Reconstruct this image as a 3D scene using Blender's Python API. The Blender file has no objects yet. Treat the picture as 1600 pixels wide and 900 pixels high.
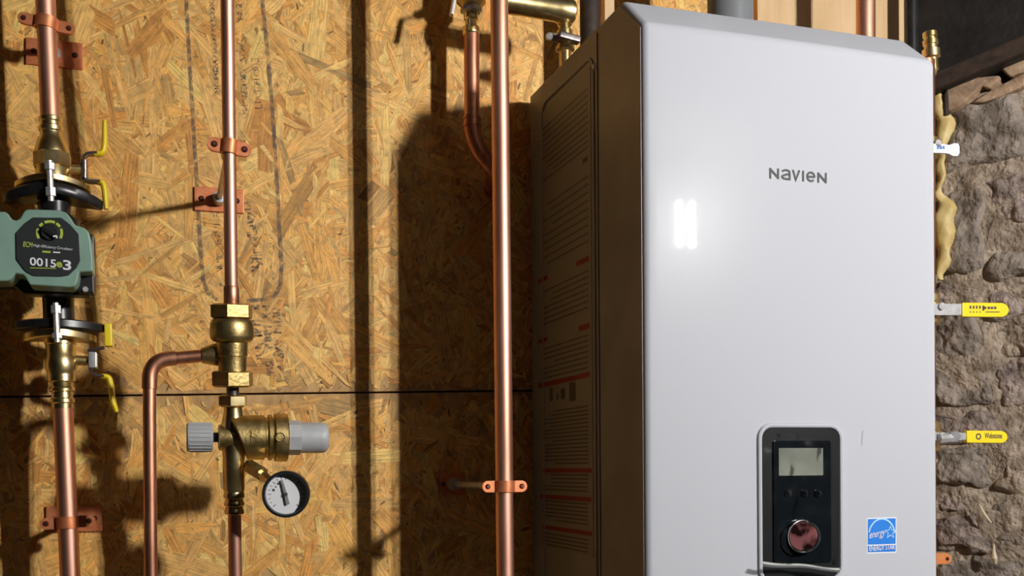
import bpy, bmesh, math, random
from mathutils import Vector, Matrix, noise

R = math.radians
scene = bpy.context.scene
C = scene.collection
H = 1.35                                    # camera height above the floor

# ------------------------------------------------------------------ camera
F_PX, YAW, ROLL, PV, PITCH = 1654.4, R(18.03), R(0.40), 736.8, R(-0.157)
_r = Vector((math.cos(YAW), -math.sin(YAW), 0)); _f = Vector((math.sin(YAW), math.cos(YAW), 0)); _u = Vector((0, 0, 1))
FW = _f*math.cos(PITCH) + _u*math.sin(PITCH)
UP0 = _u*math.cos(PITCH) - _f*math.sin(PITCH)
RT = _r*math.cos(ROLL) - UP0*math.sin(ROLL)
UP = UP0*math.cos(ROLL) + _r*math.sin(ROLL)
cam = bpy.data.cameras.new('camera'); camo = bpy.data.objects.new('camera', cam); C.objects.link(camo)
cam.sensor_width = 36; cam.sensor_fit = 'HORIZONTAL'
cam.lens = 36*F_PX/1600; cam.shift_y = (PV-450)/1600; cam.clip_start = 0.02
m = Matrix((RT, UP, -FW)).transposed().to_4x4(); m.translation = (0, 0, H)
camo.matrix_world = m
scene.camera = camo

# ------------------------------------------------------------------ world, lamp position, exposure
w = bpy.data.worlds.new('basement_air'); scene.world = w; w.use_nodes = True
w.node_tree.nodes['Background'].inputs[0].default_value = (0.9, 0.75, 0.62, 1)
w.node_tree.nodes['Background'].inputs[1].default_value = 0.002
LAMP = Vector((1.44, -0.58, H + 0.750)); LAMP_POWER = 3080.0; LAMP_COL = (1.0, 0.975, 0.95)
vs = scene.view_settings
vs.view_transform = 'Standard'; vs.look = 'None'; vs.gamma = 1; vs.exposure = 0.0
try: vs.use_curve_mapping = False
except Exception: pass

# ------------------------------------------------------------------ geometry helpers
def ray(u, v): return FW + RT*((u-800)/F_PX) + UP*((PV-v)/F_PX)
def V(u, v, Y):                              # point seen at pixel u,v that lies at distance Y from the camera plane of the wall
    d = ray(u, v); p = d*(Y/d.y); return Vector((p.x, p.y, p.z+H))
def onX(u, v, X):
    d = ray(u, v); p = d*(X/d.x); return Vector((p.x, p.y, p.z+H))
def mpp(u, v, Y):                            # metres per pixel there
    return (V(u+.5, v, Y)-V(u-.5, v, Y)).x

class G:
    """collects vertices and faces of one mesh"""
    def __init__(s): s.v = []; s.f = []; s.mi = []
    def add(s, vs_, fs, k=0):
        o = len(s.v); s.v += [Vector(a) for a in vs_]; s.f += [tuple(i+o for i in f) for f in fs]; s.mi += [k]*len(fs); return s
    def tube(s, pts, rad, seg=16, cap=True, k=0, phase=0.0):
        pts = [Vector(p) for p in pts]; n = len(pts)
        if not isinstance(rad, (list, tuple)): rad = [rad]*n
        tang = []
        for i in range(n):
            a, b = i, i
            while a > 0 and (pts[a-1]-pts[i]).length < 1e-7: a -= 1
            while b < n-1 and (pts[b+1]-pts[i]).length < 1e-7: b += 1
            a = max(a-1, 0); b = min(b+1, n-1)
            t1 = (pts[i]-pts[a]); t2 = (pts[b]-pts[i])
            t = (t1.normalized() if t1.length > 1e-7 else Vector()) + (t2.normalized() if t2.length > 1e-7 else Vector())
            tang.append(t.normalized())
        t0 = tang[0]; ref = Vector((0, -1, 0)) if abs(t0.y) < .9 else Vector((0, 0, 1))
        nx = (ref - t0*ref.dot(t0)).normalized(); vv = []
        for i in range(n):
            t = tang[i]; nx = (nx - t*nx.dot(t)).normalized(); ny = t.cross(nx)
            for j in range(seg):
                a = 2*math.pi*j/seg + phase
                vv.append(pts[i] + (nx*math.cos(a) + ny*math.sin(a))*rad[i])
        ff = []
        for i in range(n-1):
            for j in range(seg):
                a = i*seg+j; b = i*seg+(j+1) % seg
                ff.append((a, b, b+seg, a+seg))
        if cap: ff.append(tuple(range(seg-1, -1, -1))); ff.append(tuple((n-1)*seg+j for j in range(seg)))
        return s.add(vv, ff, k)
    def lathe(s, a, b, prof, seg=24, k=0, phase=0.0):     # prof: (fraction along a-b, radius)
        a = Vector(a); b = Vector(b)
        return s.tube([a.lerp(b, t) for t, r in prof], [r for t, r in prof], seg, True, k, phase)
    def prism(s, poly, depth, k=0):                       # poly: 3D outline, depth: extrusion vector
        n = len(poly); d = Vector(depth); p = [Vector(a) for a in poly]
        vv = p + [a+d for a in p]
        nrm = Vector()
        for i in range(n): nrm += p[i].cross(p[(i+1) % n])
        fs = [tuple(range(n)), tuple(range(2*n-1, n-1, -1))] + [(i, i+n, (i+1) % n + n, (i+1) % n) for i in range(n)]
        if nrm.dot(d) > 0: fs = [tuple(reversed(f)) for f in fs]
        return s.add(vv, fs, k)
    def box(s, lo, hi, k=0):
        (a, b, c), (d, e, f) = lo, hi
        return s.prism([(a, b, c), (d, b, c), (d, b, f), (a, b, f)], (0, e-b, 0), k)
    def bar(s, a, b, wdir, w_, t, k=0):                   # flat bar from a to b; w_ along wdir, t along the third axis
        a = Vector(a); b = Vector(b); x = (b-a).normalized(); wd = Vector(wdir); wd = (wd-x*wd.dot(x)).normalized(); n = x.cross(wd)
        q = [a+wd*w_/2+n*t/2, a-wd*w_/2+n*t/2, a-wd*w_/2-n*t/2, a+wd*w_/2-n*t/2]
        return s.prism(q, b-a, k)

ALL = []
def obj(name, g, mats, parent=None, bevel=0, bseg=2, smooth=True, angle=35, sub=0):
    me = bpy.data.meshes.new(name)
    me.from_pydata([tuple(p) for p in g.v], [], g.f)
    if not isinstance(mats, (list, tuple)): mats = [mats]
    for a in mats: me.materials.append(a)
    me.polygons.foreach_set('material_index', g.mi)
    bm = bmesh.new(); bm.from_mesh(me)
    bmesh.ops.recalc_face_normals(bm, faces=bm.faces)
    if bevel:
        es = [e for e in bm.edges if len(e.link_faces) == 2 and e.calc_face_angle(0) > R(25)]
        bmesh.ops.bevel(bm, geom=es, offset=bevel, offset_type='OFFSET', segments=bseg, profile=.5, affect='EDGES', clamp_overlap=True)
    bm.to_mesh(me); bm.free()
    o = finish(name, me, parent, smooth, angle)
    if bevel:
        wn = o.modifiers.new('even_normals', 'WEIGHTED_NORMAL'); wn.keep_sharp = True; wn.weight = 100
    return o
def finish(name, me, parent, smooth=True, angle=35):
    vs_ = me.vertices
    if smooth and len(me.polygons):
        me.polygons.foreach_set('use_smooth', [True]*len(me.polygons)); me.set_sharp_from_angle(angle=R(angle))
    lo = Vector((min(v.co.x for v in vs_), min(v.co.y for v in vs_), min(v.co.z for v in vs_)))
    hi = Vector((max(v.co.x for v in vs_), max(v.co.y for v in vs_), max(v.co.z for v in vs_)))
    c = (lo+hi)/2; me.transform(Matrix.Translation(-c)); me.update()
    o = bpy.data.objects.new(name, me); C.objects.link(o); ALL.append(o)
    if parent:
        o.parent = parent; o.location = c - wloc(parent)
    else: o.location = c
    return o
def wloc(o):
    p = Vector(o.location)
    while o.parent: o = o.parent; p += Vector(o.location)
    return p
def thing(name, label, cat, loc, group=None):
    o = bpy.data.objects.new(name, None); C.objects.link(o); o.location = loc; o.empty_display_size = .03
    o['label'] = label; o['category'] = cat
    if group: o['group'] = group
    return o
def tag(o, label, cat, group=None):
    o['label'] = label; o['category'] = cat
    if group: o['group'] = group
    return o
def struct(o): o['kind'] = 'structure'; return o

def text_geo(body, origin, ex, ey, height, depth=.0004, width=None, bold=0.0, shear=0.0):
    cu = bpy.data.curves.new('lettering', 'FONT'); cu.body = body; cu.size = 1; cu.resolution_u = 3; cu.shear = shear; cu.offset = bold
    o = bpy.data.objects.new('lettering', cu); C.objects.link(o)
    dg = bpy.context.evaluated_depsgraph_get(); dg.update()
    me = bpy.data.meshes.new_from_object(o.evaluated_get(dg))
    xs = [v.co.x for v in me.vertices]; ys = [v.co.y for v in me.vertices]
    x0, x1, y0, y1 = min(xs), max(xs), min(ys), max(ys)
    ex = Vector(ex).normalized(); ey = Vector(ey).normalized(); n = ex.cross(ey)
    sy = height/(y1-y0); sx = (width/(x1-x0)) if width else sy
    g = G(); g.add([Vector(origin)+ex*((v.co.x-x0)*sx)+ey*((v.co.y-y0)*sy)+n*depth for v in me.vertices], [tuple(p.vertices) for p in me.polygons])
    bpy.data.objects.remove(o); bpy.data.curves.remove(cu); bpy.data.meshes.remove(me)
    return g

# ------------------------------------------------------------------ materials
def mat(name, col=(.5, .5, .5), rough=.5, metal=0.0, **kw):
    m_ = bpy.data.materials.new(name); m_.use_nodes = True
    b = m_.node_tree.nodes['Principled BSDF']
    b.inputs['Base Color'].default_value = (*col, 1); b.inputs['Roughness'].default_value = rough; b.inputs['Metallic'].default_value = metal
    for k_, v_ in kw.items(): b.inputs[k_.replace('_', ' ')].default_value = v_
    return m_
def noisy(m_, c1, c2, scale=(8, 8, 8), detail=4, rough=None, bump=0, lo=.35, hi=.65, bscale=None):
    nt = m_.node_tree; b = nt.nodes['Principled BSDF']; N = nt.nodes.new; L = nt.links.new
    tc = N('ShaderNodeTexCoord'); mp = N('ShaderNodeMapping'); mp.inputs['Scale'].default_value = scale
    L(tc.outputs['Object'], mp.inputs['Vector'])
    nz = N('ShaderNodeTexNoise'); nz.inputs['Scale'].default_value = 1; nz.inputs['Detail'].default_value = detail; L(mp.outputs[0], nz.inputs['Vector'])
    cr = N('ShaderNodeValToRGB'); cr.color_ramp.elements[0].position = lo; cr.color_ramp.elements[1].position = hi
    cr.color_ramp.elements[0].color = (*c1, 1); cr.color_ramp.elements[1].color = (*c2, 1)
    L(nz.outputs['Fac'], cr.inputs['Fac']); L(cr.outputs[0], b.inputs['Base Color'])
    if rough:
        mr = N('ShaderNodeMapRange'); mr.inputs['To Min'].default_value = rough[0]; mr.inputs['To Max'].default_value = rough[1]
        L(nz.outputs['Fac'], mr.inputs['Value']); L(mr.outputs[0], b.inputs['Roughness'])
    if bump:
        n2 = N('ShaderNodeTexNoise'); n2.inputs['Scale'].default_value = bscale or 60; n2.inputs['Detail'].default_value = 6; L(tc.outputs['Object'], n2.inputs['Vector'])
        bp = N('ShaderNodeBump'); bp.inputs['Strength'].default_value = bump; bp.inputs['Distance'].default_value = .01
        L(n2.outputs['Fac'], bp.inputs['Height']); L(bp.outputs[0], b.inputs['Normal'])
    return m_
M = {}
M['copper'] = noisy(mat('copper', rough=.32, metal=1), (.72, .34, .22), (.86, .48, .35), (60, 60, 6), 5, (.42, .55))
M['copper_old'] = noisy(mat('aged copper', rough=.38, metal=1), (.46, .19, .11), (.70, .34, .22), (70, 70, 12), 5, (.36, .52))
M['clamp'] = noisy(mat('copper plated strap', rough=.45, metal=.55), (.62, .19, .07), (.74, .27, .12), (90, 90, 90), 4)
M['brass'] = noisy(mat('brass', rough=.3, metal=1), (.70, .53, .22), (.88, .73, .40), (45, 45, 45), 4, (.22, .4))
M['brass_cast'] = noisy(mat('cast brass', rough=.42, metal=1), (.42, .30, .11), (.62, .46, .20), (55, 55, 55), 5, (.35, .5), bump=.08, bscale=220)
M['steel'] = noisy(mat('zinc steel', rough=.38, metal=.6), (.50, .50, .51), (.66, .66, .67), (80, 80, 80), 3)
M['dark_steel'] = noisy(mat('dark steel', rough=.35, metal=.9), (.12, .10, .10), (.22, .19, .18), (80, 80, 80), 3)
M['black_iron'] = noisy(mat('black painted iron', rough=.32), (.008, .008, .009), (.02, .018, .018), (50, 50, 50), 3)
M['yellow'] = mat('yellow vinyl', (.90, .68, .02), .38)
M['ink'] = mat('dark ink', (.03, .03, .03), .6)
M['green'] = noisy(mat('sage green enamel', rough=.42), (.20, .33, .26), (.24, .38, .30), (30, 30, 30), 3)
M['black_plastic'] = mat('black plastic', (.010, .011, .012), .4)
M['label_black'] = mat('label charcoal', (.022, .026, .026), .4)
M['lime'] = mat('lime print', (.42, .52, .06), .5)
M['white_print'] = mat('white print', (.80, .80, .82), .5)
M['grey_print'] = mat('grey print', (.25, .25, .25), .5)
M['grey_plastic'] = noisy(mat('light grey plastic', rough=.45), (.40, .41, .42), (.46, .47, .48), (40, 40, 40), 3)
M['white'] = mat('white enamel', (.492, .506, .545), .25, Coat_Weight=.13, Coat_Roughness=.018, Specular_IOR_Level=.032)
M['casing'] = noisy(mat('silver grey casing', rough=.42), (.22, .22, .22), (.27, .27, .27), (12, 12, 12), 3)
M['side_label'] = mat('side sticker', (.235, .23, .215), .5)
M['red_print'] = mat('red print', (.22, .02, .018), .5)
M['dark_print'] = mat('dark print', (.07, .06, .06), .5)
M['gloss_black'] = mat('gloss black', (.006, .008, .010), .12, Coat_Weight=.3)
M['charcoal'] = mat('charcoal plastic', (.014, .015, .016), .4, Specular_IOR_Level=.12)
M['lcd'] = noisy(mat('grey lcd', rough=.2), (.17, .18, .15), (.24, .25, .21), (25, 25, 25), 2)
M['chrome'] = mat('chrome', (.8, .8, .82), .12, 1)
M['knob_face'] = noisy(mat('knob face with painted red reflection', rough=.2, metal=.3), (.02, .006, .006), (.36, .13, .13), (48, 48, 48), 2, lo=.45, hi=.60)  # the red blotches are a reflection painted into the knob's colour
M['blue'] = mat('blue sticker', (.02, .20, .68), .4)
M['light_blue'] = mat('pale blue print', (.42, .68, .92), .4)
M['scuff'] = mat('scuff', (.35, .35, .36), .6)
M['pvc_grey'] = mat('grey pvc', (.20, .21, .22), .3)
M['black_paint'] = noisy(mat('black tarred timber', rough=.6), (.006, .005, .005), (.018, .015, .013), (20, 4, 20), 5, bump=.2, bscale=60)
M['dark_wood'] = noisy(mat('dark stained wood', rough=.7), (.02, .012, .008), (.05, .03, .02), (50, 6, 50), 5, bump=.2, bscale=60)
M['old_wood'] = noisy(mat('weathered wood', rough=.8), (.28, .18, .11), (.48, .33, .21), (30, 9, 60), 6, bump=.4, bscale=70)
M['pine'] = noisy(mat('pale pine board', rough=.7), (.60, .40, .20), (.72, .50, .28), (40, 40, 5), 5)
M['grey_boards'] = noisy(mat('dark ceiling boards', rough=.8), (.07, .066, .063), (.11, .105, .10), (3, 30, 3), 4)
M['foam'] = noisy(mat('spray foam', rough=.55), (.50, .36, .12), (.72, .56, .25), (25, 25, 25), 5, bump=.3, bscale=50)
M['foam_drip'] = mat('dried drip', (.62, .52, .34), .6)
M['stone'] = noisy(mat('grey brown fieldstone', rough=.9), (.11, .085, .065), (.38, .32, .265), (24, 24, 34), 12, bump=1.0, bscale=75, lo=.28, hi=.70)
M['stone_b'] = noisy(mat('mauve brown fieldstone', rough=.9), (.10, .075, .062), (.43, .34, .285), (30, 30, 44), 12, bump=1.0, bscale=95, lo=.28, hi=.68)
M['mortar'] = noisy(mat('lime mortar', rough=.95), (.15, .11, .075), (.52, .42, .32), (34, 34, 34), 12, bump=1.0, bscale=80, lo=.28, hi=.7)
M['concrete'] = noisy(mat('concrete', rough=.9), (.07, .066, .06), (.11, .10, .09), (4, 4, 4), 6, bump=.2)
M['white_tag'] = mat('white plastic', (.78, .80, .82), .4)
M['blue_print'] = mat('blue print', (.08, .20, .50), .5)
M['orange_ear'] = noisy(mat('orange copper strap', rough=.45, metal=.4), (.75, .24, .07), (.85, .32, .12), (90, 90, 90), 3)
M['screw'] = mat('dark screw', (.12, .05, .04), .4, .8)

# a clear protective film
def film_mat():
    m_ = bpy.data.materials.new('clear film'); m_.use_nodes = True; nt = m_.node_tree; nt.nodes.clear()
    N = nt.nodes.new; L = nt.links.new
    out = N('ShaderNodeOutputMaterial'); mx = N('ShaderNodeMixShader'); tr = N('ShaderNodeBsdfTransparent'); pr = N('ShaderNodeBsdfGlossy')
    pr.inputs['Color'].default_value = (.9, .93, .91, 1); pr.inputs['Roughness'].default_value = .12
    fr = N('ShaderNodeFresnel'); fr.inputs['IOR'].default_value = 1.45
    ad = N('ShaderNodeMath'); ad.operation = 'MULTIPLY'; ad.inputs[1].default_value = .7
    L(fr.outputs[0], ad.inputs[0]); L(ad.outputs[0], mx.inputs[0]); L(tr.outputs[0], mx.inputs[1]); L(pr.outputs[0], mx.inputs[2]); L(mx.outputs[0], out.inputs[0])
    return m_
M['film'] = film_mat()
M['film_fold'] = mat('folded film', (.55, .56, .53), .2, Alpha=.75)

# wood strands: the colour of each strand is its own, the grain runs along it
def strand_mat():
    m_ = mat('pressed wood strand', rough=.62); nt = m_.node_tree; b = nt.nodes['Principled BSDF']; N = nt.nodes.new; L = nt.links.new
    at = N('ShaderNodeAttribute'); at.attribute_name = 'strand_colour'
    uv = N('ShaderNodeUVMap'); uv.uv_map = 'grain'
    mp = N('ShaderNodeMapping'); mp.inputs['Scale'].default_value = (18, 420, 1); L(uv.outputs[0], mp.inputs['Vector'])
    nz = N('ShaderNodeTexNoise'); nz.inputs['Scale'].default_value = 1; nz.inputs['Detail'].default_value = 4; L(mp.outputs[0], nz.inputs['Vector'])
    mr = N('ShaderNodeMapRange'); mr.inputs['From Min'].default_value = .3; mr.inputs['From Max'].default_value = .7; mr.inputs['To Min'].default_value = .62; mr.inputs['To Max'].default_value = 1.20
    L(nz.outputs['Fac'], mr.inputs['Value'])
    mp2 = N('ShaderNodeMapping'); mp2.inputs['Scale'].default_value = (60, 60, 1); L(uv.outputs[0], mp2.inputs['Vector'])
    n2 = N('ShaderNodeTexNoise'); n2.inputs['Scale'].default_value = 1; n2.inputs['Detail'].default_value = 5; L(mp2.outputs[0], n2.inputs['Vector'])
    m2 = N('ShaderNodeMapRange'); m2.inputs['From Min'].default_value = .3; m2.inputs['From Max'].default_value = .55; m2.inputs['To Min'].default_value = .72; m2.inputs['To Max'].default_value = 1.05
    L(n2.outputs['Fac'], m2.inputs['Value'])
    mp3 = N('ShaderNodeMapping'); mp3.inputs['Scale'].default_value = (170, 330, 1); L(uv.outputs[0], mp3.inputs['Vector'])
    n3 = N('ShaderNodeTexNoise'); n3.inputs['Scale'].default_value = 1; n3.inputs['Detail'].default_value = 3; L(mp3.outputs[0], n3.inputs['Vector'])
    m3 = N('ShaderNodeMapRange'); m3.inputs['From Min'].default_value = .26; m3.inputs['From Max'].default_value = .40; m3.inputs['To Min'].default_value = .45; m3.inputs['To Max'].default_value = 1.0
    L(n3.outputs['Fac'], m3.inputs['Value'])
    mu0 = N('ShaderNodeMath'); mu0.operation = 'MULTIPLY'; L(mr.outputs[0], mu0.inputs[0]); L(m3.outputs[0], mu0.inputs[1])
    mu = N('ShaderNodeMath'); mu.operation = 'MULTIPLY'; L(mu0.outputs[0], mu.inputs[0]); L(m2.outputs[0], mu.inputs[1])
    vm = N('ShaderNodeVectorMath'); vm.operation = 'SCALE'; L(at.outputs['Color'], vm.inputs[0]); L(mu.outputs[0], vm.inputs['Scale'])
    L(vm.outputs[0], b.inputs['Base Color'])
    bp = N('ShaderNodeBump'); bp.inputs['Strength'].default_value = .25; bp.inputs['Distance'].default_value = .002; L(nz.outputs['Fac'], bp.inputs['Height']); L(bp.outputs[0], b.inputs['Normal'])
    return m_
M['strand'] = strand_mat()
M['osb_core'] = noisy(mat('pressed wood core', rough=.8), (.40, .22, .08), (.62, .38, .16), (60, 60, 25), 6)
def ink_mat():                               # worn stamp ink: holes where the ink did not take
    m_ = mat('worn stamp ink', (.13, .11, .10), .7); nt = m_.node_tree; b = nt.nodes['Principled BSDF']; N = nt.nodes.new; L = nt.links.new
    tc = N('ShaderNodeTexCoord'); nz = N('ShaderNodeTexNoise'); nz.inputs['Scale'].default_value = 90; nz.inputs['Detail'].default_value = 5
    L(tc.outputs['Object'], nz.inputs['Vector'])
    mr = N('ShaderNodeMapRange'); mr.inputs['From Min'].default_value = .30; mr.inputs['From Max'].default_value = .62; mr.inputs['To Max'].default_value = .68
    L(nz.outputs['Fac'], mr.inputs['Value']); L(mr.outputs[0], b.inputs['Alpha'])
    return m_
M['stamp'] = ink_mat()

# ================================================================== THE SETTING
YW = 1.662                                   # face of the sheathing
X_OSB1 = V(1405, 40, YW).x                   # where the sheathing ends on the right
g = G(); g.box((-2.6, -2.4, -.06), (3.2, 2.2, 0)); floor = struct(obj('floor', g, M['concrete']))
g = G(); g.box((-2.6, YW+.016, 0), (X_OSB1, YW+.10, 2.319)); wall = struct(obj('wall_back', g, M['dark_wood']))

g = G(); g.box((-2.6, -2.4, 2.32), (3.2, 2.2, 2.40)); ceil = struct(obj('ceiling', g, M['grey_boards']))

# two sheathing sheets with a thin open joint between them
sL, sR = V(0, 620, YW), V(800, 610.5, YW)
def seam_z(x): return sL.z + (sR.z-sL.z)*(x-sL.x)/(sR.x-sL.x)
XA, XB = -2.55, X_OSB1
def sheet(z0a, z0b, z1a, z1b):
    g = G(); g.prism([(XA, YW, z0a), (XB, YW, z0b), (XB, YW, z1b), (XA, YW, z1a)], (0, .016, 0))
    return obj('sheathing_panel', g, M['osb_core'], wall, smooth=False)
gap = .0016
low = sheet(.02, .02, seam_z(XA)-gap, seam_z(XB)-gap)
upp = sheet(seam_z(XA)+gap, seam_z(XB)+gap, 2.31, 2.31)

def strands(parent, seed, lower, n):
    rnd = random.Random(seed)
    x0, x1 = -.62, XB-.012
    z0, z1 = (H-.62, None) if lower else (None, H+1.0)
    vv, ff, cols, uvs = [], [], [], []
    pal = [(0.92, 0.524, 0.153), (0.9, 0.477, 0.119), (0.94, 0.552, 0.17), (0.84, 0.421, 0.093), (0.91, 0.505, 0.145), (0.93, 0.533, 0.153), (0.74, 0.337, 0.068), (0.88, 0.458, 0.111)]
    for i in range(n):
        cx = rnd.uniform(x0, x1); sz = seam_z(cx)
        cz = rnd.uniform(z0, sz) if lower else rnd.uniform(sz, z1)
        L_ = rnd.choice((rnd.uniform(.015, .05), rnd.uniform(.05, .11), rnd.uniform(.08, .16))); W_ = rnd.uniform(.004, .014) if rnd.random() < .65 else rnd.uniform(.012, .030)
        L_ = max(L_, W_*1.5)
        dark = rnd.random() < .13
        if dark: L_ = rnd.uniform(.003, .016); W_ = rnd.uniform(.0012, .0035)
        elif rnd.random() < .45: L_ = rnd.uniform(.010, .036); W_ = rnd.uniform(.0025, .009)
        a = rnd.gauss(math.pi/2, .75) if rnd.random() < .75 else rnd.uniform(0, math.pi)
        ca, sa = math.cos(a), math.sin(a)
        t1, t2, t3, t4 = (rnd.uniform(-.22, .22)*min(L_, .05) for _ in range(4)); k1, k2 = rnd.uniform(.55, 1), rnd.uniform(.55, 1)
        loc = [(-L_/2+t1, -W_/2*k1), (-L_/4, -W_/2*rnd.uniform(.85, 1.1)), (L_/4, -W_/2*rnd.uniform(.85, 1.1)), (L_/2+t2, -W_/2*k2),
               (L_/2+t3, W_/2*k2), (L_/5, W_/2*rnd.uniform(.8, 1.1)), (-L_/5, W_/2*rnd.uniform(.8, 1.1)), (-L_/2+t4, W_/2*k1)]
        P = [(cx+p*ca-q*sa, cz+p*sa+q*ca) for p, q in loc]
        if any(not (x0-.05 < px < XB-.001) for px, pz in P): continue
        if lower and any(pz > seam_z(px)-gap for px, pz in P): continue
        if not lower and any(pz < seam_z(px)+gap for px, pz in P): continue
        y = YW-.0001-.0016*(i/n)-rnd.uniform(0, .00012); ty = rnd.gauss(0, .005); tz = rnd.gauss(0, .014)
        o = len(vv); vv += [(px, y+ty*p*.3+tz*q*.3, pz) for (px, pz), (p, q) in zip(P, loc)]; ff.append(tuple(range(o, o+8)))
        c = rnd.choice(pal); br = rnd.gauss(1.0, .13); br = max(.55, min(1.2, br))
        if rnd.random() < .03: br *= .6
        if dark: br *= rnd.uniform(.28, .6)
        cols.append(tuple(min(.95, q*br) for q in c)); ou, ov = rnd.uniform(0, 50), rnd.uniform(0, 50)
        uvs.append([(p+ou, q+ov) for p, q in loc])
    me = bpy.data.meshes.new('wood_strands'); me.from_pydata(vv, [], ff); me.materials.append(M['strand'])
    at = me.attributes.new('strand_colour', 'FLOAT_COLOR', 'FACE')
    at.data.foreach_set('color', [q for c in cols for q in (*c, 1)])
    ul = me.uv_layers.new(name='grain')
    ul.data.foreach_set('uv', [q for u_ in uvs for t in u_ for q in t])
    # faces look towards the room
    bm = bmesh.new(); bm.from_mesh(me)
    for f_ in bm.faces:
        if f_.normal.y > 0: f_.normal_flip()
    bm.to_mesh(me); bm.free()
    o = finish('wood_strands', me, parent, smooth=False); o['kind'] = 'stuff'; return o
strands(upp, 11, False, 24000)
strands(low, 12, True, 12500)

# worn printing on the upper sheet: a long frame with lines of marks inside
rnd = random.Random(5)
g = G(); YP = YW-.0024
def strip(a, b, wd):
    A, B = V(*a, YP), V(*b, YP); d = (B-A).normalized(); n = Vector((-d.z, 0, d.x))*(mpp(*a, YP)*wd/2)
    g.add([A+n, A-n, B-n, B+n], [(0, 1, 2, 3)])
for pl, wd in (([(288, -60), (293, 40), (300, 160), (308, 290), (314, 400), (318, 440), (326, 460), (340, 468)], 6), ([(402, -60), (410, 0), (420, 100), (428, 200), (434, 300), (440, 420), (438, 446), (430, 462), (412, 468), (385, 470)], 6)):
    for a, b in zip(pl, pl[1:]): strip(a, b, wd)
def marks(u0, v0, u1, v1, h, wd=1.8):
    n = int(abs(v1-v0)/(h*.75))
    for i in range(n):
        if rnd.random() < .14: continue
        t = i/n; cu_, cv = u0+(u1-u0)*t, v0+(v1-v0)*t; s_ = h*.42
        P = [(cu_-s_, cv-s_*.6), (cu_+s_, cv-s_*.6), (cu_+s_, cv+s_*.6), (cu_-s_, cv+s_*.6), (cu_, cv-s_*.6), (cu_, cv+s_*.6)]
        for k_ in range(rnd.choice((2, 3, 3))):
            a, b = rnd.sample(P, 2)
            if a != b: strip(a, b, wd)
marks(374, 10, 384, 190, 10); marks(398, 85, 404, 175, 12); marks(331, 0, 340, 150, 9); marks(338, 330, 346, 460, 10)
marks(386, 320, 400, 430, 13, 2.6); marks(392, 345, 408, 420, 12, 2.6)
marks(398, 480, 412, 600, 15, 3.2); marks(416, 482, 424, 600, 14, 3.0); marks(432, 486, 440, 596, 13, 3.0)
o = obj('stamp_print', g, M['stamp'], wall, smooth=False); o['label'] = 'faded dark stamp frame and lettering printed on the sheet'; o['kind'] = 'stuff'

# ------------------------------------------------------------------ fieldstone wall on the right
W0 = Vector((1.36, 1.68, 0)); E1 = Vector((.565, -.825, 0)).normalized(); NW = Vector((E1.y, -E1.x, 0))
if NW.y > 0: NW = -NW
def onW(u, v, off=0.0):
    d = ray(u, v); o_ = Vector((0, 0, H)); t = (W0+NW*off-o_).dot(NW)/d.dot(NW); return o_+d*t
def tz(p): return (p-W0).dot(E1), p.z
g = G(); nx, nz_ = 110, 190; t0, t1 = -.14, 1.0; zb, zt_ = 0.0, onW(1530, 150).z
for j in range(nz_+1):
    for i in range(nx+1):
        t = t0+(t1-t0)*i/nx; z = zb+(zt_-zb)*j/nz_
        n_ = .0095+noise.noise(Vector((t*14, z*14, 1)))*.010+noise.noise(Vector((t*45, z*45, 4)))*.006+noise.noise(Vector((t*110, z*110, 9)))*.003
        g.v.append(W0+E1*t+NW*n_+Vector((0, 0, z)))
for j in range(nz_):
    for i in range(nx):
        a = j*(nx+1)+i; g.f.append((a, a+1, a+nx+2, a+nx+1)); g.mi.append(0)
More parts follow.
